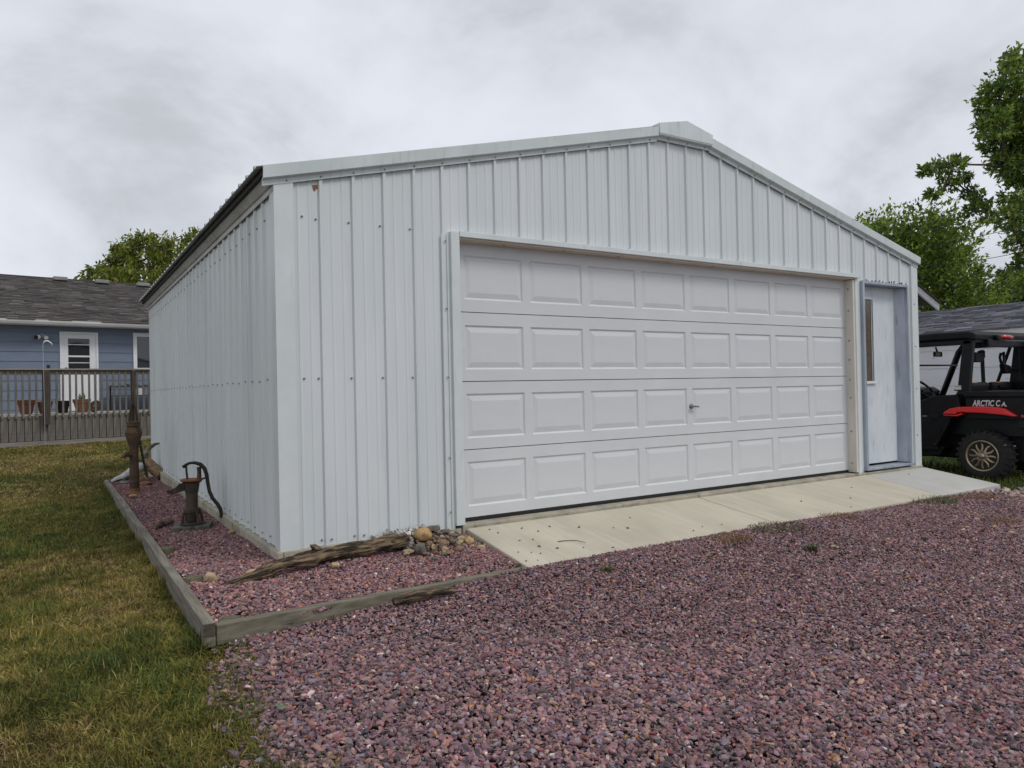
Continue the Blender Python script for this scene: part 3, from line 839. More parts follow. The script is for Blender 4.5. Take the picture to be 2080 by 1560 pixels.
# concrete floor edge and apron slabs
o = MB().box(1.31, 6.21, -.030, .30, -.16, -.010).build('garage_floor', 'concrete_old', None, bevel=.006)
tag(o, kind='structure')
def apron(name, pts, m, label):
    mb = MB()
    n = len(pts)
    top = [(x, y, -.028 + .150 * y) for x, y in pts]
    botm = [(x, y, -.028 + .150 * y - .13) for x, y in pts]
    mb.sweep(botm, top)
    o = mb.build(name, m, None, bevel=.010)
    tag(o, kind='structure')
    return o
apron('concrete_apron', [(1.335, -.034), (3.748, -.034), (3.790, -.875), (1.335, -.872)], 'concrete_tan', '')
apron('concrete_apron', [(3.757, -.034), (6.350, -.038), (6.275, -.872), (3.799, -.875)], 'concrete_tan', '')
apron('concrete_apron', [(6.356, -.040), (7.50, -.040), (7.50, -.868), (6.281, -.872)], 'concrete_new', '')

# ================================================================== bed edging
def timber(name, a, b, m, label, w=.056, h=.112):
    """a, b: ends of the top centre line"""
    a = Vector(a); b = Vector(b)
    mb = MB()
    d = (b - a); d.z = 0; d.normalize()
    r = Vector((d.y, -d.x, 0))
    n = 7
    for i in range(n):
        p = a.lerp(b, i / (n - 1)) + r * random.uniform(-.003, .003)
        hh = h + random.uniform(-.003, .003)
        mb.v += [tuple(p + r * w / 2 - Vector((0, 0, hh))), tuple(p - r * w / 2 - Vector((0, 0, hh))), tuple(p - r * w / 2), tuple(p + r * w / 2)]
    for i in range(n - 1):
        for j in range(4):
            mb.f.append((i * 4 + j, i * 4 + (j + 1) % 4, i * 4 + 4 + (j + 1) % 4, i * 4 + 4 + j))
    mb.f += [(3, 2, 1, 0), tuple((n - 1) * 4 + j for j in range(4))]
    return mb.build(name, m, None, bevel=.006, origin=(a.x, a.y, a.z - h))
TG = 'weathered timbers edging the gravel bed'
t1 = timber('landscape_timber', (-.650, -1.175, -.072), (-.650, 2.02, -.088), 'timber_grey', '', h=.118)
tag(t1, 'nearest long grey landscape timber between lawn and bed with dark end at corner', 'timber', TG)
MB().box(-.676, -.624, -1.1785, -1.1755, -.135, -.076).build('end_stain', 'timber_end', t1)
tag(timber('landscape_timber', (-.652, 2.035, -.091), (-.652, 4.15, -.102), 'timber_grey', ''), 'middle grey landscape timber beside lawn in the row along the garage side', 'timber', TG)
tag(timber('landscape_timber', (-.654, 4.165, -.105), (-.656, 6.76, -.138), 'timber_grey', ''), 'farthest grey landscape timber of the row beside the lawn', 'timber', TG)
tag(timber('landscape_timber', (-.614, 6.72, -.150), (-.05, 6.80, -.150), 'timber_green', '', w=.06, h=.09), 'short landscape timber closing the far end of the bed behind the skull', 'timber', TG)
tag(timber('landscape_timber', (-.620, -1.142, -.090), (1.325, -.856, -.160), 'timber_green', '', h=.100), 'greenish grey landscape timber along the front of the bed ending at concrete apron', 'timber', TG)
def stake(x, y, r, h, label, z=None):
    mb = MB()
    z0 = float(bedz(x, y)) if z is None else z
    mb.lathe([(r * .97, z0 - .08), (r, z0 + h - .01), (r * .93, z0 + h), (r * .3, z0 + h + .002)], (x, y, 0), 14, 'z')
    o = mb.build('wooden_stake', 'stump_wood', None, smooth='auto', origin=(x, y, z0))
    tag(o, label, 'stake', 'round stakes behind the timbers')
stake(-.575, -.235, .052, .028, 'round mossy wooden stake behind long timber beside the tan rock')
stake(-.578, .93, .050, .030, 'round wooden stake behind timber level with the pitcher pump paver')
stake(-.525, -1.015, .058, .012, 'low round wooden stake in the front corner of the timbers')
o = MB().tube([(-.56, 1.95, -.115), (-.50, 2.06, -.098), (-.43, 2.12, -.09), (-.38, 2.18, -.10)], [.022, .030, .026, .012], 8, jit=.3).build('wood_chunk', 'log_wood', None, smooth=True, origin=(-.47, 2.08, -.12))
tag(o, 'small brown chunk of wood lying in bed between timber and pitcher pump', 'wood')

# ------------------------------------------------------------------ log, stick
def knotty(path, rad, n=16, sub=10, amp=.16, seed=0, squash=.9):
    pts, rr = [], []
    P_ = [Vector(p) for p in path]
    for i in range(len(P_) - 1):
        for k in range(sub):
            t = k / sub
            p0 = P_[max(i - 1, 0)]; p1 = P_[i]; p2 = P_[i + 1]; p3 = P_[min(i + 2, len(P_) - 1)]
            q = 0.5 * ((2 * p1) + (-p0 + p2) * t + (2 * p0 - 5 * p1 + 4 * p2 - p3) * t * t + (-p0 + 3 * p1 - 3 * p2 + p3) * t ** 3)
            pts.append(q); rr.append(rad[i] + (rad[i + 1] - rad[i]) * t)
    pts.append(P_[-1]); rr.append(rad[-1])
    mb = MB().tube(pts, rr, n, squash)
    m = len(pts)
    for i in range(m):
        c = pts[i]
        for j in range(n):
            v = Vector(mb.v[i * n + j])
            a = 2 * PI * j / n
            f = 1 + amp * noise.noise(Vector((math.cos(a) * 1.6 + seed, math.sin(a) * 1.6, i * .10))) + amp * .9 * noise.noise(Vector((math.cos(a) * 5 + seed, math.sin(a) * 5, i * .05))) + amp * .8 * noise.noise(Vector((math.cos(a) * 11 + seed, math.sin(a) * 11, i * .035))) + amp * .5 * noise.noise(v * 30)
            mb.v[i * n + j] = tuple(c + (v - c) * f)
    return mb
lg = knotty([(-.475, -.455, -.092), (-.36, -.405, -.078), (-.22, -.372, -.066), (-.10, -.330, -.040), (.08, -.300, -.036), (.22, -.262, -.030), (.44, -.238, -.030), (.64, -.196, -.022), (.80, -.165, -.026)],
            [.005, .016, .030, .036, .045, .047, .046, .047, .042], 44, 14, .36, 3.0)
lg.tube([(.15, -.285, .005), (.12, -.27, .032), (.10, -.262, .040)], [.026, .018, .006], 8, jit=.3)
o = lg.build('driftwood_log', 'log_wood', None, smooth=True, origin=(.2, -.2, -.09))
tag(o, 'long weathered brown log with pointed end lying before garage corner', 'log')
st = knotty([(.300, -1.115, -.150), (.40, -1.110, -.138), (.52, -1.108, -.142), (.64, -1.125, -.146), (.68, -1.130, -.150)], [.020, .030, .021, .018, .007], 18, 10, .42, 9.0)
o = st.build('broken_branch', 'log_wood', None, smooth=True, origin=(.5, -1.1, -.18))
tag(o, 'short broken mossy branch leaning on outside of front timber', 'branch')

# ------------------------------------------------------------------ rocks
def hump(x, y):      # the heap of soil and chips the rocks rest on
    return 0.060 * math.exp(-((x - 1.06) / .20) ** 2 - ((y + .08) / .17) ** 2) + .045 * math.exp(-((x - .80) / .17) ** 2 - ((y + .03) / .07) ** 2)
def rock(px, py, wpx, hpx, m, label, z=None, seed=0, amp=.22, fr=1.6, asp=.9, grp='rocks in the gravel bed', cat='rock', sub=3, hz=None, y=None):
    d = CF + CR * (px - 1040) / FPX - CU * (py + hpx * .45 - 780) / FPX
    if z is not None:
        t = (z - CAM[2]) / d[2]
    else:                                     # where the line of sight meets the bed
        t = 3.0
        while t < 14:
            p = CAM + d * t
            if p[2] < float(bedz(p[0], p[1])) + hump(p[0], p[1]) or (p[0] > 0 and p[1] > -.06):
                break
            t += .01
    c = CAM + d * t
    k = t / FPX
    a, b, h = wpx * k / 2, wpx * k / 2 * asp, hpx * k / 2
    bm = bmesh.new()
    bmesh.ops.create_icosphere(bm, subdivisions=sub, radius=1)
    rq = random.Random(seed * 13 + 1)
    cuts_ = [(Vector((rq.gauss(0, 1), rq.gauss(0, 1), rq.gauss(0, 1))).normalized(), rq.uniform(.62, .88)) for _ in range(7)]
    for v in bm.verts:
        p = v.co.copy()
        for cn, cdist in cuts_:
            ex = p.dot(cn) - cdist
            if ex > 0:
                p -= cn * ex * .85
        s_ = Vector((seed * 3.1, seed * 1.7, seed * .9))
        f = 1 + amp * noise.noise(p * fr + s_) + amp * .5 * noise.noise(p * fr * 2.3 + s_) + amp * .25 * noise.noise(p * fr * 5 + s_)
        # worn flats
        v.co = Vector((p.x * a * f, p.y * b * f, max(p.z, -.55) * h * f))
    me = bpy.data.meshes.new('rock')
    bm.to_mesh(me); bm.free()
    for p in me.polygons: p.use_smooth = True
    o = bpy.data.objects.new('rock', me); COL.objects.link(o)
    o.location = (c[0], c[1], c[2] + h * .5)
    o.rotation_euler = (0, 0, -.557 + random.uniform(-.1, .1))
    me.materials.append(MATS[m])
    ORG[o] = Vector(o.location)
    return tag(o, label, cat, grp)
rock(428, 1170, 28, 25, 'rock_tan', 'knobbly tan rock by itself beside the round stake and timber', seed=1, amp=.26, fr=2.0)
rock(516, 1161, 34, 15, 'rock_tan', 'flat tan rock tucked behind the pointed end of the log', seed=2)
rock(681, 1146, 18, 16, 'rock_tan', 'small tan stone lying just in front of the log', seed=3)
rock(470, 1079, 14, 10, 'rock_gold', 'small orange stone in the bed near the garage footing', seed=33)
P_ = 'rock pile beside the overhead door'
rock(861, 1081, 40, 33, 'rock_gold', 'big smooth golden brown boulder on top of the rock pile', seed=4, amp=.14, grp=P_, y=-.13)
rock(880, 1071, 34, 13, 'rock_grey', 'flat grey mossy rock behind the golden boulder against the wall', seed=5, grp=P_, y=-.055)
rock(771, 1092, 36, 20, 'rock_white', 'pale crusty rock behind the thick end of the log, left one', seed=6, amp=.5, fr=3.2, grp=P_, y=-.055)
rock(789, 1081, 22, 16, 'rock_white', 'pale crusty rock highest behind the log against the wall', seed=7, amp=.5, fr=3.2, grp=P_, y=-.035)
rock(813, 1082, 30, 18, 'rock_white', 'pale grey crusty rock between the log end and golden boulder', seed=8, amp=.5, fr=3.2, grp=P_, y=-.05)
rock(757, 1097, 20, 12, 'rock_white', 'leftmost small pale crusty stone behind the log', seed=61, amp=.5, fr=3.2, grp=P_)
rock(798, 1094, 26, 16, 'rock_white', 'pale crusty chunk just above the log end, below the highest pale rock', seed=62, amp=.5, fr=3.4, grp=P_)
rock(829, 1093, 20, 14, 'rock_white', 'small pale rock right against the golden boulder', seed=9, amp=.4, fr=3, grp=P_, y=-.10)
rock(829, 1104, 20, 17, 'rock_white', 'white crumbly rock touching the cut end of the log', seed=10, amp=.5, fr=3.4, grp=P_, y=-.17)
rock(852, 1111, 24, 26, 'rock_grey', 'rough grey upright rock in front of the golden boulder', seed=11, amp=.45, fr=2.6, grp=P_, y=-.24)
rock(830, 1118, 26, 10, 'rock_tan', 'flat tan stone in front of the white crumbly rock', seed=12, grp=P_)
rock(826, 1124, 14, 8, 'rock_tan', 'small pale stone at the front left foot of the rock pile', seed=13, grp=P_)
rock(863, 1123, 12, 6, 'rock_brown', 'small brown stone at foot of the upright grey rock', seed=14, grp=P_)
rock(886, 1090, 14, 11, 'rock_grey', 'dark grey stone right of the golden boulder', seed=15, grp=P_, y=-.12)
rock(898, 1098, 28, 16, 'rock_brown', 'reddish brown angular rock in the middle of the pile', seed=16, grp=P_, y=-.20)
rock(874, 1101, 13, 12, 'rock_brown', 'brown rock just below the golden boulder', seed=17, grp=P_, y=-.20)
rock(904, 1113, 14, 10, 'rock_tan', 'light tan pointed stone at front centre of the pile', seed=18, grp=P_, y=-.30)
rock(912, 1121, 15, 9, 'rock_brown', 'orange brown stone at the front of the pile below the tan pointed one', seed=19, grp=P_, y=-.35)
rock(902, 1124, 12, 9, 'rock_grey', 'grey stone lowest at the front of the pile', seed=20, grp=P_, y=-.37)
rock(921, 1098, 16, 14, 'rock_grey', 'dark rough rock between the reddish and the olive brown rocks', seed=21, grp=P_, y=-.22)
rock(932, 1111, 20, 17, 'rock_brown', 'olive brown smooth rock at the right front of the pile', seed=22, grp=P_, y=-.32)
rock(936, 1092, 18, 13, 'rock_tan', 'brownish tan rock next to the concrete apron edge', seed=23, grp=P_, y=-.21)
rock(953, 1095, 22, 20, 'rock_gold', 'light golden rock nearest to the concrete apron', seed=24, amp=.2, grp=P_, y=-.24)
rock(960, 1108, 10, 7, 'rock_tan', 'tiny yellowish stone below the light golden rock', seed=25, grp=P_, y=-.36)
rock(977, 1110, 17, 10, 'rock_tan', 'pinkish tan stone at the right end of the pile beside apron', seed=26, grp=P_, y=-.36)
rock(905, 1077, 22, 10, 'rock_grey', 'low grey rock against the wall right of the golden boulder', seed=27, grp=P_, y=-.06)
rock(918, 1083, 16, 9, 'rock_white', 'small whitish rock against the wall near the door post', seed=28, amp=.4, fr=3, grp=P_, y=-.10)
rock(884, 1133, 14, 9, 'rock_grey', 'small grey stone alone on the gravel before the pile', seed=29, grp=P_, y=-.45)
gx = np.linspace(.45, 1.325, 30); gy = np.linspace(-.60, -.012, 22)
V = [(x, y, float(bedz(x, y)) - .016 + hump(x, y) + .008 * noise.noise(Vector((x * 30, y * 30, 0)))) for y in gy for x in gx]
F = [(j * 30 + i, j * 30 + i + 1, (j + 1) * 30 + i + 1, (j + 1) * 30 + i) for j in range(21) for i in range(29)]
mo = npmesh('soil_mound', V, F, 'soil', smooth=True)
tag(mo, 'dark soil heaped under the rock pile', 'soil', kind='stuff')
Q = scatter(2600, .55, 1.32, -.55, -.03, lambda x, y: np.array([hump(a, b) > .012 for a, b in zip(x, y)]))
z = np.array([float(bedz(a, b)) + hump(a, b) for a, b in Q]) - .010
t_s = stones(np.column_stack([Q, z]), rng.uniform(.005, .011, len(Q)), OCT, OCTF, warm=1.0)
tag(npmesh('mound_chips', t_s[0], t_s[1], 'gravel_stone', t_s[2] * .62), 'dark rock chips strewn over the soil of the rock pile', 'gravel', kind='stuff')
def rubble(name, n, x0, x1, y0, y1, s0, s1, cols, label, lift=0.0):
    Q = np.column_stack([rng.uniform(x0, x1, n), rng.uniform(y0, y1, n)])
    zz = np.array([float(bedz(a, b)) + hump(a, b) for a, b in Q]) + lift * rng.uniform(0, 1, n)
    t_ = stones(np.column_stack([Q, zz]), rng.uniform(s0, s1, n), ICO, ICOF, tilt=.7)
    c_ = np.repeat(np.array(cols)[rng.integers(0, len(cols), n)] * rng.uniform(.75, 1.2, (n, 1)), 12, axis=0)
    tag(npmesh(name, t_[0], t_[1], 'gravel_stone', c_), label, 'rubble', kind='stuff')
rubble('brown_rubble', 130, .88, 1.30, -.34, -.03, .010, .026, [(.17, .10, .06), (.30, .20, .11), (.13, .11, .09), (.38, .29, .18), (.10, .075, .055), (.24, .17, .13)], 'small brown and tan broken stones filling the rock pile')
rubble('white_rubble', 110, .58, .98, -.13, -.025, .010, .024, [(.55, .54, .50), (.40, .38, .34), (.62, .61, .58), (.30, .27, .23)], 'crumbled white crusty stone heaped between log and wall', lift=.045)
# pale cobbles scattered over the far drive
k = 0
for px, py, w, m, lb in ((1665, 1138, 17, 'rock_grey', 'flat blue grey stone alone on the gravel drive'), (1775, 1117, 12, 'rock_tan', 'cream cobble on gravel nearest the camera of the pale cobbles'),
                  (1733, 1059, 9, 'rock_tan', 'cream cobble leftmost of the upper row by the straw tuft'), (1774, 1066, 10, 'rock_tan', 'whitish cobble in the middle of the pale cobbles'), (1798, 1068, 10, 'rock_tan', 'pale oval cobble right of the middle of the scattered ones'),
                  (1804, 1081, 8, 'rock_gold', 'yellowish small cobble among the pale ones'), (1804, 1094, 10, 'rock_tan', 'cream yellow cobble lying below the group of pale ones'), (1832, 1082, 10, 'rock_tan', 'white and tan cobble rightmost of the central group'),
                  (1878, 1090, 15, 'rock_grey', 'flat grey stone on the drive right of the pale cobbles'), (1823, 1060, 14, 'rock_grey', 'long grey brown stone at the upper edge of the cobbles'), (2055, 1081, 14, 'rock_tan', 'cream stone by the right edge of the drive'),
                  (1965, 1070, 10, 'rock_tan', 'tan cobble towards the right side of the drive'), (1530, 1261, 11, 'rock_tan', 'cream stone alone in the middle of the drive'), (1693, 1108, 12, 'rock_tan', 'pale stone just right of the green weed'),
                  (2020, 1069, 12, 'rock_tan', 'light tan cobble between the tan cobble and right edge'), (1955, 1076, 8, 'rock_gold', 'small yellow cobble left of the tan cobble on the right')):
    k += 1
    rock(px, py, w, w * .55, m, lb, z=float(G(4.0, -1.7)) + .012, seed=40 + k, grp='pale cobbles on the drive', sub=2)
# white rubble at the far corner of the apron
Q = scatter(150, 6.9, 8.6, -1.35, -.86, lambda x, y: y < front_edge(x) + .1)
z = G(Q[:, 0], Q[:, 1]) + .012
t_s = stones(np.column_stack([Q, z]), rng.uniform(.018, .036, len(Q)), ICO, ICOF)
c_ = np.repeat(np.array([(.50, .42, .36), (.42, .33, .28), (.36, .24, .22), (.30, .22, .24)])[rng.integers(0, 4, len(Q))], 12, axis=0)
tag(npmesh('pale_rubble', t_s[0], t_s[1], 'gravel_stone', c_), 'larger pinkish white rubble at the far corner of apron', 'gravel', kind='stuff')
# loose chips on the apron
Q = np.array([(1.42, -.62), (1.50, -.66), (1.55, -.70), (1.62, -.58), (1.72, -.66), (1.50, -.22), (1.72, -.20), (1.80, -.30), (1.95, -.24), (1.56, -.42), (1.66, -.44), (2.15, -.34), (2.4, -.45), (2.5, -.5), (1.38, -.78), (1.46, -.80), (2.95, -.75), (3.1, -.7), (3.3, -.72), (4.6, -.5), (5.2, -.6), (4.9, -.8), (5.6, -.35), (1.9, -.72), (2.1, -.8), (1.48, -.13), (6.9, -.2), (2.7, -.3)])
t_s = stones(np.column_stack([Q, -.028 + .15 * Q[:, 1] + .004]), rng.uniform(.006, .013, len(Q)), ICO, ICOF)
tag(npmesh('loose_chips', t_s[0], t_s[1], 'gravel_stone', t_s[2] * .8), 'small dark rock chips scattered on the concrete apron', 'gravel', kind='stuff')
o = MB().tube([(1.80, -.55, -.106), (1.86, -.565, -.104), (1.93, -.60, -.106), (1.97, -.655, -.117)], [.003, .003, .0028, .0018], 6).build('thin_twig', 'twig', None, origin=(1.88, -.6, -.112))
tag(o, 'thin dark curved twig lying on the concrete apron', 'twig')

# ------------------------------------------------------------------ weeds and leaves
def weed(name, x, y, r, n, h, m, label, cat='weed', grp=None, lean=1.2, w=.006):
    z = float(G(x, y)) + .004
    a = rng.uniform(0, 2 * PI, n); rr = r * np.sqrt(rng.uniform(0, 1, n))
    P3 = np.column_stack([x + rr * np.cos(a), y + rr * np.sin(a) * .8, np.full(n, z)])
    b = blades(P3 - np.array([x, y, z]), rng.uniform(.5, 1, n) * h, rng.uniform(.6, 1.2, n) * w, lean, np.ones((n, 3)))
    o = npmesh(name, b[0], b[1], m)
    o.location = (x, y, z)
    return tag(o, label, cat, grp)
weed('weed', 1.70, -1.22, .045, 60, .05, 'weed_green', 'small bright green weed in gravel just off the apron corner', w=.012)
weed('weed', 3.37, -1.50, .040, 60, .06, 'weed_green', 'dark green weed in gravel near the pale stones', w=.012)
weed('grass_tuft', 3.02, -1.06, .19, 420, .035, 'straw', 'dried orange straw tuft at the front edge of apron', 'grass tuft')
weed('grass_tuft', 3.62, -1.00, .26, 620, .032, 'weed_green', 'green and brown grass mat along apron edge at its joint', 'grass tuft')
weed('grass_tuft', 4.45, -.975, .20, 300, .03, 'straw', 'second dried straw tuft along the apron edge', 'grass tuft')
weed('grass_tuft', 5.98, -.955, .26, 420, .06, 'weed_green', 'larger green weed clump at the apron edge before the newer slab', 'grass tuft')
weed('grass_tuft', 6.55, -.97, .30, 420, .035, 'straw', 'brownish weeds at the edge of the newer slab', 'grass tuft')
weed('grass_tuft', 5.62, -1.72, .16, 160, .035, 'straw', 'dried weed patch in gravel near the right edge', 'grass tuft')
def leaf(x, y, s, m, label, rz):
    z = float(G(x, y)) + .026
    mb = MB()
    pts = [(0, -1), (.35, -.6), (.9, -.45), (.55, -.05), (.8, .45), (.3, .4), (0, 1), (-.3, .45), (-.85, .4), (-.5, -.05), (-.8, -.5), (-.35, -.6)]
    ca, sa = math.cos(rz), math.sin(rz)
    q = [((a * ca - b * sa) * s, (a * sa + b * ca) * s, .25 * s * abs(a) + .15 * s * b) for a, b in pts]
    mb.sweep([(p[0] + x, p[1] + y, p[2] + z) for p in q], [(p[0] + x, p[1] + y, p[2] + z + .001) for p in q])
    tag(mb.build('fallen_leaf', m, None, origin=(x, y, z)), label, 'leaf', 'leaves fallen on the drive')
leaf(1.16, -2.33, .022, 'weed_green', 'small green lobed leaf fallen on the middle of the drive', .6)
leaf(-.52, -1.96, .032, 'plant_green', 'pale green leaf on gravel near the lawn edge', 2.0)
leaf(1.98, -2.02, .018, 'rock_gold', 'small yellow leaf on the gravel drive', 1.0)

# ================================================================== tall rusty pump
tp = thing('iron_hydrant_pump', 'tall rusty cast iron water pump standing upright in the bed', 'pump', (-.45, 5.0, -.155))
X, Y, Z = -.45, 5.0, -.155
MB().lathe([(.098, -.01), (.098, .012), (.060, .030), (.058, .062)], (X, Y, Z), 20).build('base_flange', 'rust_bright', tp, smooth='auto')
MB().lathe([(.056, .05), (.056, .13), (.066, .132), (.066, .145), (.056, .15), (.054, .20), (.063, .202), (.063, .212), (.053, .216), (.050, .50), (.056, .505), (.056, .518), (.050, .522), (.052, .56),
            (.078, .65), (.094, .71), (.094, .718), (.097, .72), (.097, .726), (.093, .73), (.086, .765), (.066, .785), (.066, .80), (.076, .805), (.076, .84), (.079, .842), (.079, .856), (.05, .862)], (X, Y, Z), 24).build('column', 'rust_iron', tp, smooth='auto')
sp = MB().tube([(X - .03, Y - .02, Z + .465), (X - .085, Y - .05, Z + .475), (X - .115, Y - .065, Z + .455), (X - .12, Y - .07, Z + .435)], [.030, .032, .026, .024], 10)
sp.build('spout', 'rust_iron', tp, smooth='auto')
yk = MB()
yk.tube([(X - .045, Y, Z + .85), (X - .035, Y, Z + .95), (X - .020, Y, Z + 1.03), (X - .01, Y, Z + 1.07)], [.016, .014, .013, .012], 6)
yk.tube([(X + .045, Y, Z + .85), (X + .040, Y, Z + .94), (X + .022, Y, Z + 1.02), (X + .005, Y, Z + 1.07)], [.016, .014, .013, .012], 6)
yk.tube([(X, Y + .03, Z + .85), (X, Y + .01, Z + 1.12), (X, Y, Z + 1.22)], [.014, .012, .010], 6)
yk.lathe([(.012, 1.045), (.024, 1.06), (.024, 1.085), (.012, 1.10)], (X - .004, Y, Z), 8)
yk.build('yoke', 'rust_iron', tp, smooth='auto')
hn = MB().tube([(X + .055, Y - .02, Z + .68), (X + .075, Y - .02, Z + .55), (X + .10, Y - .02, Z + .38), (X + .135, Y - .02, Z + .19)], [.012, .013, .014, .013], 8)
hn.bar((X + .045, Y - .02, Z + .385), (X + .11, Y - .02, Z + .385), .010)
hn.build('handle', 'iron_black', tp, smooth='auto')

# ================================================================== pitcher pump
BX, BY = -.285, 1.78
BZ = float(bedz(BX, BY))
o = MB().box(-.15, .15, -.10, .10, -.02, .035).build('paver_block', 'paver', None, bevel=.006)
o.location = (BX, BY, BZ); o.rotation_euler = (0.05, -.03, -.30)
tag(o, 'dark weathered paver under the small pitcher pump', 'paver')
pp = thing('pitcher_pump', 'small rusty pitcher pump with curved handle on a paver', 'pump', (BX, BY, BZ + .036), rz=-.50)
# own frame: spout to -x, handle to +x
mb = MB().lathe([(.105, .0), (.105, .012), (.075, .018), (.070, .020)], (.005, 0, 0), 18, sx=1.0, sy=.8)
mb.build('base_plate', 'iron_patina', pp, smooth='auto', bevel=.002)
lg_ = MB()
for sx_, sy_ in ((-1, -1), (1, -1), (-1, 1), (1, 1)):
    lg_.tube([(sx_ * .068, sy_ * .045, .015), (sx_ * .060, sy_ * .042, .075), (sx_ * .045, sy_ * .035, .115)], [.013, .012, .014], 6)
lg_.build('leg_frame', 'rust_iron', pp, smooth='auto')
MB().lathe([(.052, .030), (.056, .085), (.060, .100), (.066, .105), (.066, .130), (.050, .135), (.046, .160), (.048, .270), (.054, .275), (.057, .300), (.064, .345), (.078, .358), (.085, .362), (.085, .374), (.070, .376), (.060, .366), (.02, .35)], (0, 0, 0), 22).build('barrel', 'iron_patina', pp, smooth='auto')
MB().lathe([(.086, .3625), (.089, .366), (.088, .376), (.080, .3785), (.070, .3765)], (0, 0, 0), 22).build('rim', 'rust_bright', pp, smooth='auto')
spt = MB()
cs = [(-.045, .052, .285, .355), (-.085, .046, .275, .345), (-.12, .036, .262, .312), (-.16, .030, .255, .292), (-.195, .028, .268, .286)]
for i, (x, w, z0, z1) in enumerate(cs):
    spt.v += [(x, -w, z1), (x, -w * .7, z0), (x, w * .7, z0), (x, w, z1), (x, w * .72, z1 - .002), (x, 0, z0 + .012), (x, -w * .72, z1 - .002)]
for i in range(len(cs) - 1):
    for j in range(7):
        spt.f.append((i * 7 + j, i * 7 + (j + 1) % 7, i * 7 + 7 + (j + 1) % 7, i * 7 + 7 + j))
spt.f.append(tuple(range(7))); spt.f.append(tuple(range(len(cs) * 7 - 7, len(cs) * 7)))
spt.build('spout', 'iron_patina', pp, bevel=.003)
MB().tube([(.062, 0, .35), (.064, 0, .44), (.062, 0, .475)], [.026, .022, .024], 10, squash=.7).build('handle_bracket', 'rust_iron', pp, smooth='auto')
MB().tube([(-.042, 0, .495), (-.040, 0, .44), (-.032, 0, .36)], [.009, .009, .009], 8).build('piston_rod', 'iron_black', pp, smooth='auto')
hp = MB().tube([(-.066, 0, .478), (-.045, 0, .495), (-.015, 0, .510), (.03, 0, .512), (.075, 0, .497), (.108, 0, .462), (.125, 0, .41), (.133, 0, .34), (.145, 0, .27), (.17, 0, .21), (.205, 0, .165), (.232, 0, .12), (.240, 0, .075), (.234, 0, .045)],
               [.018, .016, .014, .017, .021, .020, .019, .018, .018, .018, .0185, .019, .018, .014], 10, squash=.8)
hp.build('handle', 'iron_black', pp, smooth='auto')
MB().tube([(.066, .0, .365), (.10, 0, .38), (.13, 0, .385)], [.008, .008, .008], 6).build('stop_pin', 'iron_black', pp)

# ================================================================== longhorn skull
SKX, SKY = -.40, 6.30
SKZ = float(bedz(SKX, SKY))
sk = thing('cattle_skull', 'grey white cattle skull with dark horns lying at far end of bed', 'skull', (SKX, SKY, SKZ), rz=.05)
s_ = MB().tube([(-.22, 0, .030), (-.17, .0, .052), (-.10, 0, .075), (-.02, 0, .115), (.06, 0, .165), (.13, .02, .200), (.18, .03, .205)], [.030, .052, .062, .082, .105, .100, .070], 14, squash=.62)
for i, v in enumerate(s_.v):
    p = Vector(v)
    f = 1 + .12 * noise.noise(p * 16)
    s_.v[i] = (v[0], v[1] * f, max(v[2], .005))
s_.build('cranium', 'bone', sk, smooth=True)
tt = MB()
for j in range(6):
    tt.box(-.125 + .022 * j, -.108 + .022 * j, -.052, -.040, .004, .034)
tt.build('teeth', 'bone', sk, bevel=.003)
ey = MB().lathe([(.028, -.092), (.030, -.100), (.010, -.102)], (.045, 0, .135), 12, 'y')
ey.build('eye_socket_shade', 'dark_rubber', sk, smooth='auto')  # near-black disc painted in for the shade inside the socket
MB().tube([(-.06, -.070, .050), (-.01, -.088, .062), (.03, -.096, .072)], [.010, .022, .010], 8).build('cheek_hollow_shade', 'dark_rubber', sk)  # solid near-black lump in place of the shaded cheek hollow
MB().tube([(-.205, -.028, .035), (-.15, -.045, .045), (-.10, -.056, .055)], [.006, .010, .005], 6).build('nasal_gap_shade', 'dark_rubber', sk)  # shade of the nose gap, put on as a near-black solid
hw = knotty([(.22, .10, .265), (.27, .02, .20), (.33, -.08, .12), (.38, -.16, .05)], [.066, .075, .072, .060], 14, 8, .16, 5.0, 1.0)
hw.build('hide_wrap', 'hide', sk, smooth=True)
MB().tube([(.22, .12, .28), (.225, .17, .36), (.27, .20, .43), (.35, .20, .485), (.42, .18, .50)], [.040, .036, .030, .022, .010], 10).build('horn', 'horn', sk, smooth=True)
MB().tube([(.35, -.16, .055), (.42, -.24, .065), (.50, -.27, .12), (.58, -.27, .19)], [.055, .044, .028, .006], 10).build('horn', 'iron_black', sk, smooth=True)
o = rock(292, 981, 34, 10, 'rust_bright', 'reddish brown stone in bed right of the tall pump foot', z=-.14, seed=71)
rock(270, 1006, 18, 8, 'rock_tan', 'pinkish tan stone right in front of the tall pump base', z=-.14, seed=72)

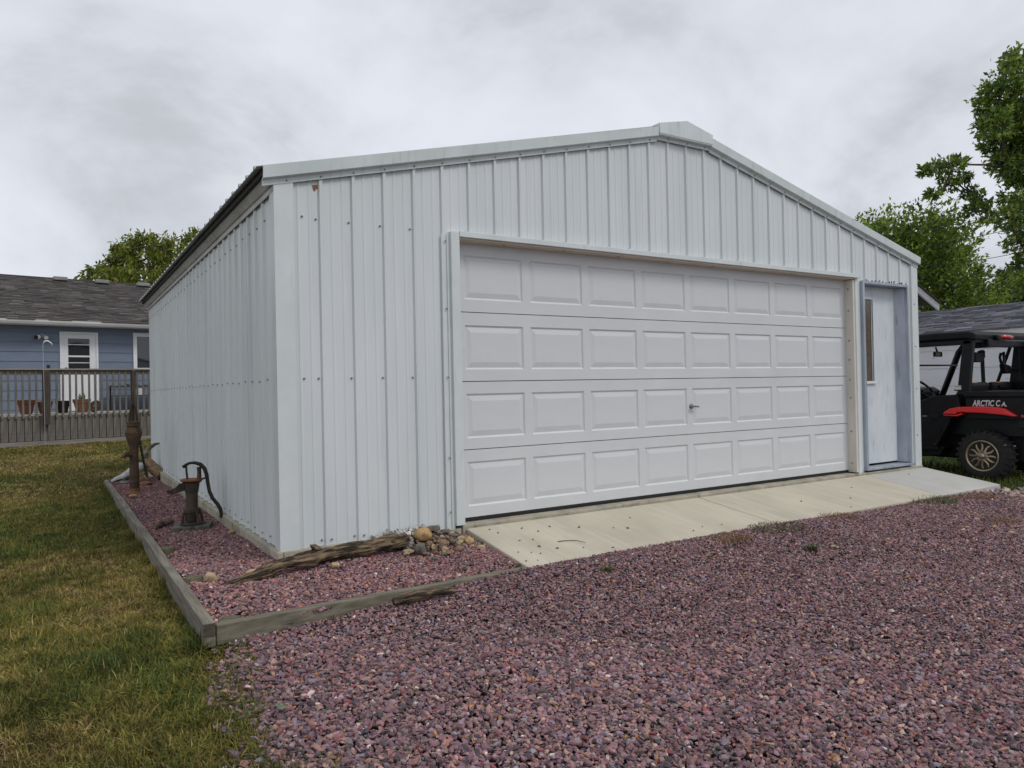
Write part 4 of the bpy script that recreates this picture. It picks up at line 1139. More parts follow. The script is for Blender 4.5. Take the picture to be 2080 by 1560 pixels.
# ================================================================== blue house with deck
HR = math.radians(9.56)
H0 = (-.659, 19.271, 0)
house = thing('blue_house', 'blue ranch house with brown shingle roof behind a wooden deck', 'house', H0, rz=HR)
HXL, HXR = -9.0, 7.0
MB().box(HXL, HXR, .03, 7.0, -.5, 3.02).build('wall_core', 'siding_blue', house)
for k in range(11):
    z0 = .182 + .2655 * k
    MB().prism([(.03, z0), (-.004, z0), (.012, z0 + .262), (.03, z0 + .262)], 'x', HXL, HXR).build('siding_board', 'siding_blue', house)
MB().box(HXL - .3, HXR + .3, -.45, .0295, 3.02, 3.05).build('soffit', 'paint_white', house)
gp = [(-.45, 3.005), (-.52, 3.020), (-.555, 3.08), (-.56, 3.125), (-.565, 3.14), (-.545, 3.14), (-.54, 3.09), (-.45, 3.09)]
MB().prism(gp, 'x', HXL - .3, HXR + .3).build('gutter', 'gutter_white', house)
# roof: tabs laid course by course
def shingles(name, parent, m, f, L0, L1, V1, ex, tw, pal, spread=.12, rows=None):
    """f(u, v, h) -> point; u along the eave, v up the slope, h off the deck"""
    Vv, Ff, Cc = [], [], []
    nr = int(V1 / ex)
    for r_ in range(nr):
        u = L0 + random.uniform(-tw, 0)
        while u < L1:
            w = tw * random.uniform(.7, 1.3)
            a, b = max(u, L0), min(u + w - .006, L1)
            u += w
            if b - a < .02:
                continue
            v0 = r_ * ex - random.choice([0, 0, .012, .02]); v1 = (r_ + 1) * ex + .03
            h0 = random.uniform(.014, .030)
            k = len(Vv)
            Vv += [f(a, v0, h0), f(b, v0, h0), f(b, v1, .003), f(a, v1, .003), f(a, v0, -.004), f(b, v0, -.004)]
            Ff += [(k, k + 1, k + 2, k + 3), (k + 4, k + 5, k + 1, k)]
            c = np.array(pal[random.randrange(len(pal))]) * random.uniform(1 - spread, 1 + spread)
            Cc += [c] * 6
    o = npmesh(name, Vv, Ff, m, np.array(Cc), parent=parent)
    o['kind'] = 'stuff'
    return o
ridge_y, ridge_z, eave_y, eave_z = 3.25, 4.80, -.56, 3.135
sl_len = math.hypot(ridge_y - eave_y, ridge_z - eave_z)
cy_, cz_ = (ridge_y - eave_y) / sl_len, (ridge_z - eave_z) / sl_len
roof = MB().prism([(eave_y + .01, eave_z - .012), (ridge_y, ridge_z - .012), (7.1, 3.10), (7.1, 3.05), (eave_y + .01, eave_z - .04)], 'x', HXL - .35, HXR + .35).build('roof', 'post_dark', house)
shingles('shingle_courses', roof, 'shingle_brown', lambda u, v, h: (u, eave_y + v * cy_ - h * cz_, eave_z + v * cz_ + h * cy_), HXL - .3, HXR + .3, sl_len, .136, .30,
         [(.070, .061, .056), (.090, .080, .074), (.050, .044, .042), (.110, .097, .088), (.064, .060, .058), (.076, .064, .056)], .24)
MB().tube([(HXL - .3, ridge_y, ridge_z), (HXR + .3, ridge_y, ridge_z)], .035, 8).build('ridge', 'post_dark', roof)
for x in (.13, 1.31, 2.55):
    MB().prism([(x - .20, ridge_z - .07), (x + .20, ridge_z - .07), (x + .19, ridge_z + .045), (x - .19, ridge_z + .045)], 'y', ridge_y - .32, ridge_y - .10).build('roof_vent', 'vent_grey', roof, bevel=.02)
# door
MB().box(-.445, -.375, -.030, .029, .63, 2.875).box(.455, .510, -.030, .029, .63, 2.875).box(-.375, .455, -.030, .029, 2.815, 2.875).build('door_casing', 'paint_white', house)
dr = MB().box(-.372, .452, -.010, .028, .65, 2.812).build('door', 'paint_white', house)
for z0, z1 in ((2.53, 2.690), (2.215, 2.505), (2.02, 2.165), (1.845, 1.995)):
    MB().box(-.240, .290, -.016, -.0105, z0, z1).build('door_pane', 'glass_dark', dr)
MB().lathe([(.02, -.012), (.02, -.05), (.03, -.055), (.03, -.075), (.01, -.08)], (-.31, 0, 1.86), 10, 'y').build('door_knob', 'handle_metal', dr)
# window
MB().box(1.435, 1.535, -.032, .029, 1.80, 2.905).box(2.95, 3.05, -.032, .029, 1.80, 2.905).box(1.535, 2.95, -.032, .029, 2.795, 2.905).box(1.535, 2.95, -.032, .029, 1.80, 1.865).build('window_frame', 'paint_white', house)
MB().box(1.535, 2.95, -.010, .020, 1.865, 2.795).build('window_pane', 'glass_window', house)
MB().box(-.755, -.690, -.030, .0, 1.83, 1.94).build('outlet_box', 'pot_black', house)
fl = MB().lathe([(.075, .02), (.075, -.02), (.05, -.04), (.01, -.05)], (-.875, 0, 2.745), 14, 'y')
flo = fl.build('flood_light', 'vent_grey', house, smooth='auto')
for dx_, dz_ in ((-.095, -.02), (.085, -.035), (-.15, -.03)):
    MB().tube([(-.875 + dx_ * .5, -.03, 2.745), (-.875 + dx_, -.09, 2.745 + dz_), (-.875 + dx_, -.17, 2.745 + dz_ - .03)], [.02, .035, .052], 10).build('lamp_head', 'paint_white' if dx_ > -.14 else 'pot_black', flo, smooth='auto')

deck = thing('wooden_deck', 'weathered wooden deck with railing and vertical skirt boards before the blue house', 'deck', H0, rz=HR)
DL = -2.45
DXL, DXR = -5.0, 4.2
MB().box(DXL, DXR, DL, -.006, .585, .625).build('deck_floor', 'deck_edge', deck)
MB().box(DXL, DXR, DL - .10, DL + .04, 1.712, 1.752).build('rail_cap', 'deck_wood_flat', deck, bevel=.004)
MB().box(DXL, DXR, DL - .012, DL + .026, 1.600, 1.7115).build('sub_rail', 'deck_wood_flat', deck)
bme = MB().box(-.0215, .0215, -.019, .019, -.585, .585).mesh('baluster')
for k in range(64):
    x = -2.10 + .1425 * (k - 20)
    if DXL < x < DXR:
        piece('baluster', bme, 'deck_wood', deck, (x + random.uniform(-.006, .006), DL - .032, 1.120), (0, random.uniform(-.012, .012), 0))
for x, w in ((-1.19, .135), (.78, .09), (-4.6, .1)):
    MB().box(x - w / 2, x + w / 2, DL - .155, DL - .0525, .37, 1.711).build('post', 'post_dark', deck)
sbm = [MB().box(-.0735, .0735, -.0095, .0095, -.325 + d, .325).mesh('skirt_board') for d in (0, .003)]
for k in range(58):
    x = -2.05 + .1625 * (k - 18)
    if DXL < x < DXR:
        piece('skirt_board', sbm[k % 2], 'deck_wood', deck, (x, DL + .012 + random.uniform(-.003, .003), .300), (0, random.uniform(-.004, .004), 0))
MB().box(DXL, DXR, DL - .03, DL + .03, -.20, -.035).build('base_board', 'deck_wood_flat', deck)
MB().box(DXL, DXR, DL + .03, DL + .06, -.2, .58).build('skirt_frame', 'post_dark', deck)
# things on the deck (house frame -> world)
HM = Matrix.Translation(Vector(H0)) @ Matrix.Rotation(HR, 4, 'Z')
def hw_(x, y, z):
    return tuple(HM @ Vector((x, y, z)))
def pot(x, y, r, h, m, label, soil=True):
    p = hw_(x, y, .626)
    t = thing('plant_pot', label, 'pot', p, group='pots on the deck')
    MB().lathe([(r * .62, 0), (r * .9, h * .72), (r, h * .74), (r * 1.03, h), (r * .93, h), (r * .9, h * .9), (r * .2, h * .88)], p, 18).build('pot_body', m, t, smooth='auto')
    MB().lathe([(r * 1.05, h * .90), (r * 1.06, h * .96), (r * 1.02, h * .985)], p, 18).build('pot_rim', m, t, smooth='auto')
    return t, p
pot(-1.50, -1.75, .20, .36, 'terracotta', 'wide terracotta pot leftmost on the deck')
pot(-1.10, -1.75, .175, .31, 'terracotta', 'dark terracotta pot partly hidden behind the dark railing post')
pot(-.70, -1.75, .165, .32, 'pot_black', 'black plastic pot before the white door')
t, p = pot(-.27, -1.75, .205, .35, 'terracotta_pale', 'pale terracotta pot holding a small cactus before the door')
cc = MB()
for a, h in ((0, .20), (1.2, .15), (2.6, .17), (4.0, .13), (5.3, .18)):
    cc.tube([(p[0] + .03 * math.cos(a), p[1] + .03 * math.sin(a), p[2] + .30), (p[0] + .05 * math.cos(a), p[1] + .05 * math.sin(a), p[2] + .30 + h * .6), (p[0] + .045 * math.cos(a), p[1] + .045 * math.sin(a), p[2] + .32 + h)], [.030, .040, .012], 7)
o = cc.build('cactus', 'plant_green', None, smooth=True, origin=(p[0], p[1], p[2] + .3))
tag(o, 'small pale green cactus growing in the terracotta pot', 'cactus')
p = hw_(.0, -1.95, .626)
di = thing('rusty_implement', 'dark rusty iron disc leaning tilted beside the cactus pot', 'disc', p)
dm = MB().lathe([(.03, -.02), (.155, -.03), (.165, -.018), (.165, .018), (.155, .03), (.03, .02)], (0, 0, 0), 20, 'y')
M_ = Matrix.Rotation(-.6, 4, 'Z') @ Matrix.Rotation(-.45, 4, 'X')
dm.v = [tuple(M_ @ Vector(v) + Vector(p) + Vector((0, 0, .155))) for v in dm.v]
dm.build('disc', 'iron_disc', di, smooth='auto')
hm = MB().lathe([(.02, -.045), (.02, .045)], (0, 0, 0), 10, 'y')
hm.v = [tuple(M_ @ Vector(v) + Vector(p) + Vector((0, 0, .155))) for v in hm.v]
hm.build('hub', 'hook_steel', di)
# bench table at the right
tb = thing('potting_bench', 'dark two tier bench on deck against the house wall', 'bench', hw_(1.3, -.5, .626), rz=HR)
MB().box(-.62, .75, -.22, .22, .66, .70).build('top', 'table_dark', tb)
MB().box(-.55, .72, -.20, .20, .40, .43).build('shelf', 'table_dark', tb)
for sx_ in (-.56, .70):
    for sy_ in (-.2, .2):
        MB().box(sx_ - .02, sx_ + .02, sy_ - .02, sy_ + .02, 0, .66).build('leg', 'table_dark', tb)
for k in range(6):
    MB().box(-.6 + .22 * k, -.52 + .22 * k, -.15, .1, .70, .73 + .015 * (k % 3)).build('tool', 'deck_wood', tb)
p = hw_(1.36, -.62, 1.056)
tag(MB().box(p[0] - .13, p[0] + .13, p[1] - .09, p[1] + .09, p[2], p[2] + .19).build('storage_box', 'box_white', None, bevel=.01, origin=p), 'pale grey box on the lower shelf of the dark bench', 'box')
p = hw_(1.80, -.62, 1.056)
tag(MB().lathe([(.10, 0), (.14, .20), (.15, .24), (.13, .24), (.03, .22)], p, 16).build('green_planter', 'pot_green', None, smooth='auto', origin=p), 'light green planter on the bench beside the garage edge', 'planter')
# shepherd hook at the railing
p = hw_(-1.22, -2.72, -.14)
hk = MB().tube([hw_(-1.26, -2.72, -.16), hw_(-1.265, -2.72, 1.2), hw_(-1.275, -2.72, 2.25), hw_(-1.27, -2.72, 2.36)], [.007] * 4, 6)
hkt = thing('shepherd_hook', 'thin steel shepherd hook standing in front of the deck rail', 'hook', p)
hk.build('rod', 'hook_steel', hkt)
MB().tube([hw_(-1.27, -2.72, 2.35), hw_(-1.235, -2.72, 2.41), hw_(-1.17, -2.72, 2.42), hw_(-1.10, -2.72, 2.37), hw_(-1.07, -2.72, 2.30)], [.010, .016, .018, .014, .008], 8).build('crook', 'paint_white', hkt, smooth=True)

# ================================================================== neighbours on the right
sh = thing('neighbour_outbuilding', 'low white outbuilding with grey shingle roof behind the utility vehicle', 'building', (12.6, 3, -.3))
SX = 12.6
MB().box(SX + .01, 18.4, -7, 12, -.5, 1.86).build('wall', 'board_white', sh)
for k in range(7):
    z0 = -.42 + .325 * k
    MB().box(SX - .012 - .004 * (k % 2), SX + .0095, -7, 12, z0, min(z0 + .318, 1.84)).build('wall_board', 'board_white', sh)
MB().prism([(3.60, 1.425), (3.60, 1.545), (3.22, 1.470)], 'x', SX - .022, SX - .0165).build('painted_arrow', 'paint_blue', sh)
s_e, s_z, s_r, s_rz = 12.48, 1.845, 15.6, 2.56
MB().prism([(s_e, s_z - .12), (s_e, s_z), (s_r, s_rz - .01), (19.0, s_z), (19.0, s_z - .12)], 'y', -7.3, 12.3).build('roof', 'gutter_white', sh)
sll = math.hypot(s_r - s_e, s_rz - s_z); cxx, czz = (s_r - s_e) / sll, (s_rz - s_z) / sll
shingles('shingle_courses', sh, 'shingle_brown', lambda u, v, h: (s_e - .02 + v * cxx - h * czz - 12.6, u - 3, s_z + v * czz + h * cxx + .008 + .3), -7.3, 12.3, sll, .14, .30,
         [(.155, .155, .178), (.190, .190, .215), (.125, .126, .145), (.225, .225, .25), (.165, .165, .188)], .18)
# tan gable house farther back
q = at(1906, 630, 19)
tg = thing('tan_gable_house', 'tan sided house gable with white rake board behind the outbuilding roof', 'house', (q[0] - 3.5, q[1], -.2))
gx_, gy_, gz_ = q[0], q[1], q[2]
sl2 = .42
MB().prism([(gx_ - 7.2, -.2), (gx_ - .35, -.2), (gx_ - .35, gz_ - .12), (gx_ - 3.8, gz_ - .12 + sl2 * 3.45), (gx_ - 7.2, gz_ - .12)], 'y', gy_ + .15, gy_ + 9).build('wall', 'siding_tan', tg)
for k in range(14):
    z0 = gz_ - 1.8 + .19 * k
    hi = max(.05, (gx_ - 3.8) + (3.45 - max(0, (z0 + .19 - gz_ + .12)) / sl2) - (gx_ - 3.8))
    hi = min(hi, 3.40)
    if hi > .1:
        MB().prism([(gy_ + .149, z0), (gy_ + .128, z0), (gy_ + .14, z0 + .186), (gy_ + .149, z0 + .186)], 'x', gx_ - 3.8 - hi + .05, gx_ - 3.8 + hi).build('siding_board', 'siding_tan', tg)
for sgn in (1, -1):
    xa, xb = (gx_ - 3.8, gx_ + .05) if sgn == 1 else (gx_ - 3.8, gx_ - 7.65)
    za = gz_ + sl2 * 3.85; zb_ = gz_
    MB().sweep([(xa, gy_, za), (xb, gy_, zb_), (xb, gy_, zb_ + .16), (xa, gy_, za + .16)], [(xa, gy_ + .05, za), (xb, gy_ + .05, zb_), (xb, gy_ + .05, zb_ + .16), (xa, gy_ + .05, za + .16)]).build('rake_board', 'paint_white', tg)
    MB().sweep([(xa, gy_ - .05, za + .165), (xb, gy_ - .05, zb_ + .165), (xb, gy_ - .05, zb_ + .20), (xa, gy_ - .05, za + .20)], [(xa, gy_ + 9, za + .165), (xb, gy_ + 9, zb_ + .165), (xb, gy_ + 9, zb_ + .20), (xa, gy_ + 9, za + .20)]).build('roof', 'post_dark', tg)
# overhead cables
for k, (a, b, lb) in enumerate((((1560, 512, 17), (2160, 408, 15), 'upper thin black cable crossing before the trees'), ((1600, 542, 17), (2160, 440, 15), 'middle thin black cable crossing before the trees'), ((1840, 540, 19), (2160, 492, 15), 'lowest thin black cable crossing before the trees'))):
    A = at(*a); B = at(*b)
    n = 10
    pts = [A + (B - A) * i / n - np.array([0, 0, .12 * math.sin(PI * i / n)]) for i in range(n + 1)]
    tag(MB().tube(pts, .007, 6).build('power_line', 'cable_black', None, origin=tuple(A)), lb, 'cable', 'overhead cables')

# ================================================================== utility vehicle
UZ = -.262
uv = thing('utility_vehicle', 'black side by side utility vehicle with red rear fenders parked beside the garage', 'vehicle', (9.12, .70, UZ))
XL, XR = 8.40, 9.84
def wheel(xo, y, sg, flip):
    """xo: outer face; sg: +1 when the tyre extends to +x from there"""
    c = (xo, y, UZ + .312)
    wd = .24
    prof = [(.175, .018), (.200, .004), (.245, .000), (.280, .014), (.298, .045), (.300, .12), (.298, wd - .045), (.280, wd - .014), (.245, wd), (.18, wd - .01), (.165, wd - .05)]
    mb = MB().lathe([(r_, h * sg) for r_, h in prof], c, 36, 'x')
    for k in range(26):
        a = 2 * PI * k / 26
        for side, ph in ((.0, 0), (.115, .5)):
            aa = a + ph * 2 * PI / 26
            r0, r1 = .292, .314
            pts = []
            for dr in (r0, r1):
                for da, dh in ((-.052, .018 + side), (.052, .018 + side), (.030 + .03, .105 + side), (-.030 + .03, .105 + side)):
                    x = c[0] + sg * dh
                    pts.append((x, c[1] + math.cos(aa + da) * dr, c[2] + math.sin(aa + da) * dr))
            mb.add(pts, [(0, 1, 2, 3), (4, 5, 6, 7), (0, 1, 5, 4), (1, 2, 6, 5), (2, 3, 7, 6), (3, 0, 4, 7)])
        # shoulder lugs
        pts = []
        for dr, dh in ((.262, -.001), (.308, .020), (.300, .040), (.262, .02)):
            for da in (-.045, .045):
                pts.append((c[0] + sg * dh, c[1] + math.cos(a + da) * dr, c[2] + math.sin(a + da) * dr))
        mb.add(pts, [(0, 1, 3, 2), (2, 3, 5, 4), (0, 2, 4, 6), (1, 3, 5, 7)])
    w = mb.build('wheel', 'tyre', uv, smooth='auto')
    MB().lathe([(.160, sg * .07), (.04, sg * .075), (.01, sg * .075)], c, 24, 'x').build('wheel_dish', 'rim_red', w)
    rm = MB().lathe([(.190, sg * .030), (.192, sg * .006), (.184, sg * .000), (.176, sg * .004), (.170, sg * .016), (.166, sg * .05), (.170, sg * .08), (.185, sg * .06)], c, 36, 'x')
    # looped spokes
    for k in range(6):
        a = 2 * PI * k / 6 + .28
        pts = []
        for j in range(13):
            b = 2 * PI * j / 12
            rr = .110 + .056 * math.cos(b)
            tt_ = .034 * math.sin(b) * (1.0 + .35 * math.cos(b))
            pts.append((c[0] + sg * (.022 + .012 * math.cos(b)), c[1] + math.cos(a) * rr - math.sin(a) * tt_, c[2] + math.sin(a) * rr + math.cos(a) * tt_))
        rm.tube(pts, .0140, 6)
    rm.build('rim', 'rim_bronze', w, smooth='auto')
    hb = MB().lathe([(.066, sg * .040), (.062, sg * .014), (.050, sg * .008), (.036, sg * .008)], c, 18, 'x')
    hb.build('hub', 'rim_bronze', w, smooth='auto')
    MB().lathe([(.034, sg * .010), (.033, sg * -.012), (.026, sg * -.016), (.010, sg * -.017)], c, 18, 'x').build('hub_cap', 'chrome', w, smooth='auto')
    nu = MB()
    for k in range(4):
        a = PI / 2 * k + .2
        nu.lathe([(.009, sg * .010), (.009, sg * -.004), (.004, sg * -.006)], (c[0], c[1] + .050 * math.cos(a), c[2] + .050 * math.sin(a)), 6, 'x')
    nu.build('lug_nuts', 'handle_metal', w)
    return w
wheel(XL, -.252, 1, 0); wheel(XL, 1.68, 1, 0); wheel(XR, -.252, -1, 0); wheel(XR, 1.68, -1, 0)
# chassis and lower body
MB().box(XL + .27, XR - .27, -.62, 2.05, UZ + .24, UZ + .62).build('chassis', 'utv_black', uv, bevel=.02)
MB().prism([(.60, -.02), (1.40, -.02), (1.40, .10), (.20, .14), (.27, .02)], 'x', XL + .03, XR - .03).build('floor_pan', 'utv_black', uv, bevel=.01)
# near and far side panels with the seat step
for xa, xb in ((XL + .01, XL + .09), (XR - .09, XR - .01)):
    MB().prism([(1.36, .08), (1.36, .62), (1.05, .66), (.80, .60), (.66, .62), (.52, .72), (.30, .79), (.02, .81), (-.02, .60), (.10, .50), (.23, .34), (.30, .13)], 'x', xa, xb).build('side_panel', 'utv_black', uv, bevel=.012)
    MB().bar(((xa + xb) / 2 - .03, .30, .14), ((xa + xb) / 2 - .03, .11, .50), .07, .03).build('guard_bar', 'utv_black', uv, bevel=.004)
    MB().prism([(1.25, .10), (.28, .14), (.25, .10), (1.25, .055)], 'x', xa - .02, xb).build('rocker', 'utv_frame', uv, bevel=.004)
# recessed door opening and small details on the panel
MB().prism([(.78, .42), (.60, .52), (.36, .545), (.33, .46), (.55, .42)], 'x', XL + .004, XL + .0095).build('panel_recess', 'utv_frame', uv)
MB().box(XL - .002, XL + .0038, .25, .36, .50, .565).build('panel_latch', 'utv_frame', uv, bevel=.003)
st_ = MB()
for y, z in ((.305, .17), (.285, .17), (-.52, .20), (-.62, .195)):
    st_.box(XL + .0, XL + .0095, y - .012, y + .012, z - .004, z + .004)
st_.box(XL + .0, XL + .0095, .40, .46, .525, .533)
st_.build('reflective_bolts', 'chrome', uv)
# seats
for xa in (8.58, 9.18):
    MB().prism([(.62, .55), (.60, .70), (.20, .68), (.08, .92), (-.01, .965), (-.06, .93), (.03, .60), (.10, .52)], 'x', xa, xa + .50).build('seat', 'utv_black', uv, bevel=.035, seg=3)
    MB().box(xa + .03, xa + .16, -.060, -.040, .948, .955).build('seat_piping', 'decal_orange', uv)
# cargo box
MB().box(XL + .005, XR - .005, -1.02, -.075, .50, .775).build('cargo_box', 'utv_black', uv, bevel=.015)
MB().box(XL - .010, XR + .010, -1.04, -.060, .776, .845).build('cargo_rim', 'utv_frame', uv, bevel=.012)
MB().box(XL + .06, XR - .06, -.98, -.70, .36, .499).build('tail_frame', 'utv_black', uv, bevel=.02)
MB().box(XL + .02, XL + .16, -1.03, -.66, .40, .52).build('rear_panel', 'utv_frame', uv, bevel=.01)
# red fenders
fp = [(.175, .560), (.150, .590), (.085, .632), (-.02, .652), (-.25, .660), (-.47, .652), (-.545, .632), (-.672, .548), (-.63, .545), (-.52, .562), (-.30, .580), (-.06, .586), (.0, .582), (.01, .560)]
for xa, xb in ((XL - .060, XL + .10), (XR - .10, XR + .060)):
    MB().prism(fp, 'x', xa, xb).build('fender', 'utv_red', uv, bevel=.012)
    MB().prism([(.17, .553), (.01, .553), (-.05, .578), (-.06, .560), (.0, .535), (.16, .54)], 'x', xa + .01, xb).build('fender_tip', 'utv_red', uv, bevel=.004)
    MB().box(xa + .22 if xa < 9 else xa - .10, xb + .12 if xa < 9 else xb - .22, -.72, .26, .30, .545).build('wheel_well', 'utv_frame', uv)
MB().box(XL - .004, XL + .0045, -.74, -.70, .535, .565).build('side_marker', 'light_red', uv)
# roll cage and roof
for X_ in (XL + .02, XR - .10):
    MB().sweep([(X_, -.055, 1.49), (X_, -.175, 1.49), (X_, -.105, .80), (X_, .035, .80)], [(X_ + .08, -.055, 1.49), (X_ + .08, -.175, 1.49), (X_ + .08, -.105, .80), (X_ + .08, .035, .80)]).build('rear_pillar', 'utv_frame', uv, bevel=.012)
    MB().tube([(X_ + .04, .60, 1.48), (X_ + .04, .68, 1.38), (X_ + .04, .92, .78), (X_ + .04, 1.15, .60)], [.042, .042, .042, .042], 10).build('front_pillar', 'utv_frame', uv, smooth='auto')
    MB().prism([(-.16, 1.43), (.68, 1.43), (.60, 1.50), (-.16, 1.50)], 'x', X_, X_ + .08).build('roof_rail', 'utv_frame', uv, bevel=.012)
MB().box(XR - .16, XR - .02, -.34, -.12, .84, 1.50).build('rear_quarter', 'utv_frame', uv, bevel=.03)
ro = MB().prism([(-.215, 1.475), (-.225, 1.565), (-.14, 1.600), (.30, 1.605), (.90, 1.585), (1.02, 1.54), (.98, 1.50), (-.10, 1.50)], 'x', XL - .02, XR + .02)
ro.build('roof', 'utv_black', uv, bevel=.03, seg=3)
MB().box(XL + .30, XR - .2, -.235, -.15, 1.40, 1.50).build('roof_rear_lip', 'utv_frame', uv, bevel=.02)
MB().tube([(8.90, -.255, 1.520), (8.96, -.280, 1.522), (9.05, -.292, 1.520), (9.14, -.285, 1.516), (9.20, -.262, 1.510)], [.014, .034, .040, .036, .012], 12, squash=.85).build('brake_light', 'light_red', uv, smooth=True)
MB().box(8.84, 8.93, -.275, -.20, 1.49, 1.555).build('light_housing', 'utv_frame', uv, bevel=.015)
MB().tube([(XR - .14, .33, 1.40), (XR - .14, .318, .80)], .026, 8).build('cage_bar', 'utv_frame', uv)
MB().tube([(XR - .14, -.03, 1.43), (XR - .14, .195, .80)], .022, 8).build('cage_bar', 'utv_frame', uv)
MB().tube([(XR - .14, .66, 1.20), (XL + .06, .70, 1.20)], .012, 8).build('windshield_bar', 'utv_frame', uv)
MB().tube([(XL + .06, .07, .865), (XR - .14, .07, .875)], .014, 8).build('rack_bar', 'utv_frame', uv)
MB().tube([(9.30, -.06, .89), (9.72, -.06, .87)], .016, 8).build('rack_bar', 'utv_frame', uv)
MB().box(9.00, 9.20, .60, .63, 1.315, 1.385).build('rear_view_mirror', 'utv_frame', uv, bevel=.012)
MB().box(9.015, 9.185, .596, .5995, 1.325, 1.375).build('mirror_face', 'mirror_glass', uv)
MB().tube([(9.10, .62, 1.38), (9.10, .64, 1.45)], .012, 8).build('mirror_stem', 'utv_frame', uv)
MB().box(8.86, 9.04, .0, .10, 1.215, 1.345).box(9.05, 9.14, .02, .08, 1.27, 1.37).build('speaker_box', 'utv_frame', uv, bevel=.012)
MB().prism([(9.38, 1.20), (9.56, 1.165), (9.57, 1.06), (9.42, 1.06)], 'y', -.10, -.02).build('side_mirror', 'utv_frame', uv, bevel=.02)
MB().tube([(9.37, -.06, 1.33), (9.34, -.06, 1.28), (9.36, -.06, 1.22), (9.42, -.06, 1.16), (9.45, -.06, 1.25), (9.44, -.06, 1.35)], .018, 8).build('mirror_bracket', 'utv_frame', uv, smooth=True)
MB().tube([(9.55, -.06, 1.11), (9.75, -.06, 1.10)], .010, 6).build('mirror_arm', 'utv_frame', uv)
# steering wheel
sw = MB()
cw = Vector((8.83, .68, .88)); ax_ = Vector((0, -.72, .69)).normalized(); rx_ = Vector((1, 0, 0)); ux_ = ax_.cross(rx_)
pts = [cw + (rx_ * math.cos(2 * PI * j / 20) + ux_ * math.sin(2 * PI * j / 20)) * .165 for j in range(21)]
sw.tube(pts, .016, 8)
sw.tube([cw - rx_ * .16, cw - ax_ * .02, cw + rx_ * .16], .014, 6)
sw.tube([cw - ax_ * .02, cw - ax_ * .35], .022, 8)
sw.build('steering_wheel', 'utv_frame', uv, smooth='auto')
MB().prism([(1.05, .60), (.92, .84), (1.02, .90), (1.40, .84), (1.40, .60)], 'x', XL + .08, XR - .08).build('dashboard', 'utv_black', uv, bevel=.03)
MB().prism([(1.30, .40), (1.28, .86), (1.75, .74), (2.12, .60), (2.16, .35), (2.05, .25)], 'x', XL + .12, XR - .12).build('hood', 'utv_red', uv, bevel=.04, seg=3)
MB().prism([(1.32, .55), (1.45, .66), (1.90, .66), (2.05, .52), (1.95, .50), (1.80, .60), (1.55, .60), (1.42, .52)], 'x', XL - .05, XR + .05).build('front_fender', 'utv_red', uv, bevel=.01)
MB().box(XL + .012, XL + .0195, -.025, .050, .868, .922).build('warning_label', 'decal_white', uv)
MB().box(XL + .010, XL + .0118, -.023, .048, .908, .918).build('label_stripe', 'decal_orange', uv)
# lettering on the cargo box
def lettering(txt, y0, z0, width, hgt, body='decal'):
    cu = bpy.data.curves.new('lettering', 'FONT')
    cu.body = txt
    cu.size = 1.0; cu.shear = .18; cu.offset = .030; cu.extrude = .012
    cu.resolution_u = 3
    tmp = bpy.data.objects.new('lettering_tmp', cu)
    COL.objects.link(tmp)
    dg = bpy.context.evaluated_depsgraph_get()
    me = bpy.data.meshes.new_from_object(tmp.evaluated_get(dg))
    bpy.data.objects.remove(tmp, do_unlink=True)
    co = np.array([v.co[:] for v in me.vertices])
    x0, x1 = co[:, 0].min(), co[:, 0].max(); yb, yt = 0.0, co[:, 1].max()
    for v in me.vertices:
        u_ = (v.co.x - x0) / (x1 - x0) * width; w_ = (v.co.y - yb) / (yt - yb) * hgt
        v.co = (XL + .0012 - v.co.z * .1 - 9.12, y0 - u_ - .70, z0 + w_ - UZ)
    o = bpy.data.objects.new('lettering', me); COL.objects.link(o); o.parent = uv
    me.materials.clear(); me.materials.append(MATS['decal_white'])
    ORG[o] = ORG[uv]
    return o
lettering('ARCTIC C', -.160, .664, .318, .074)
lettering('A.', -.484, .664, .064, .052)

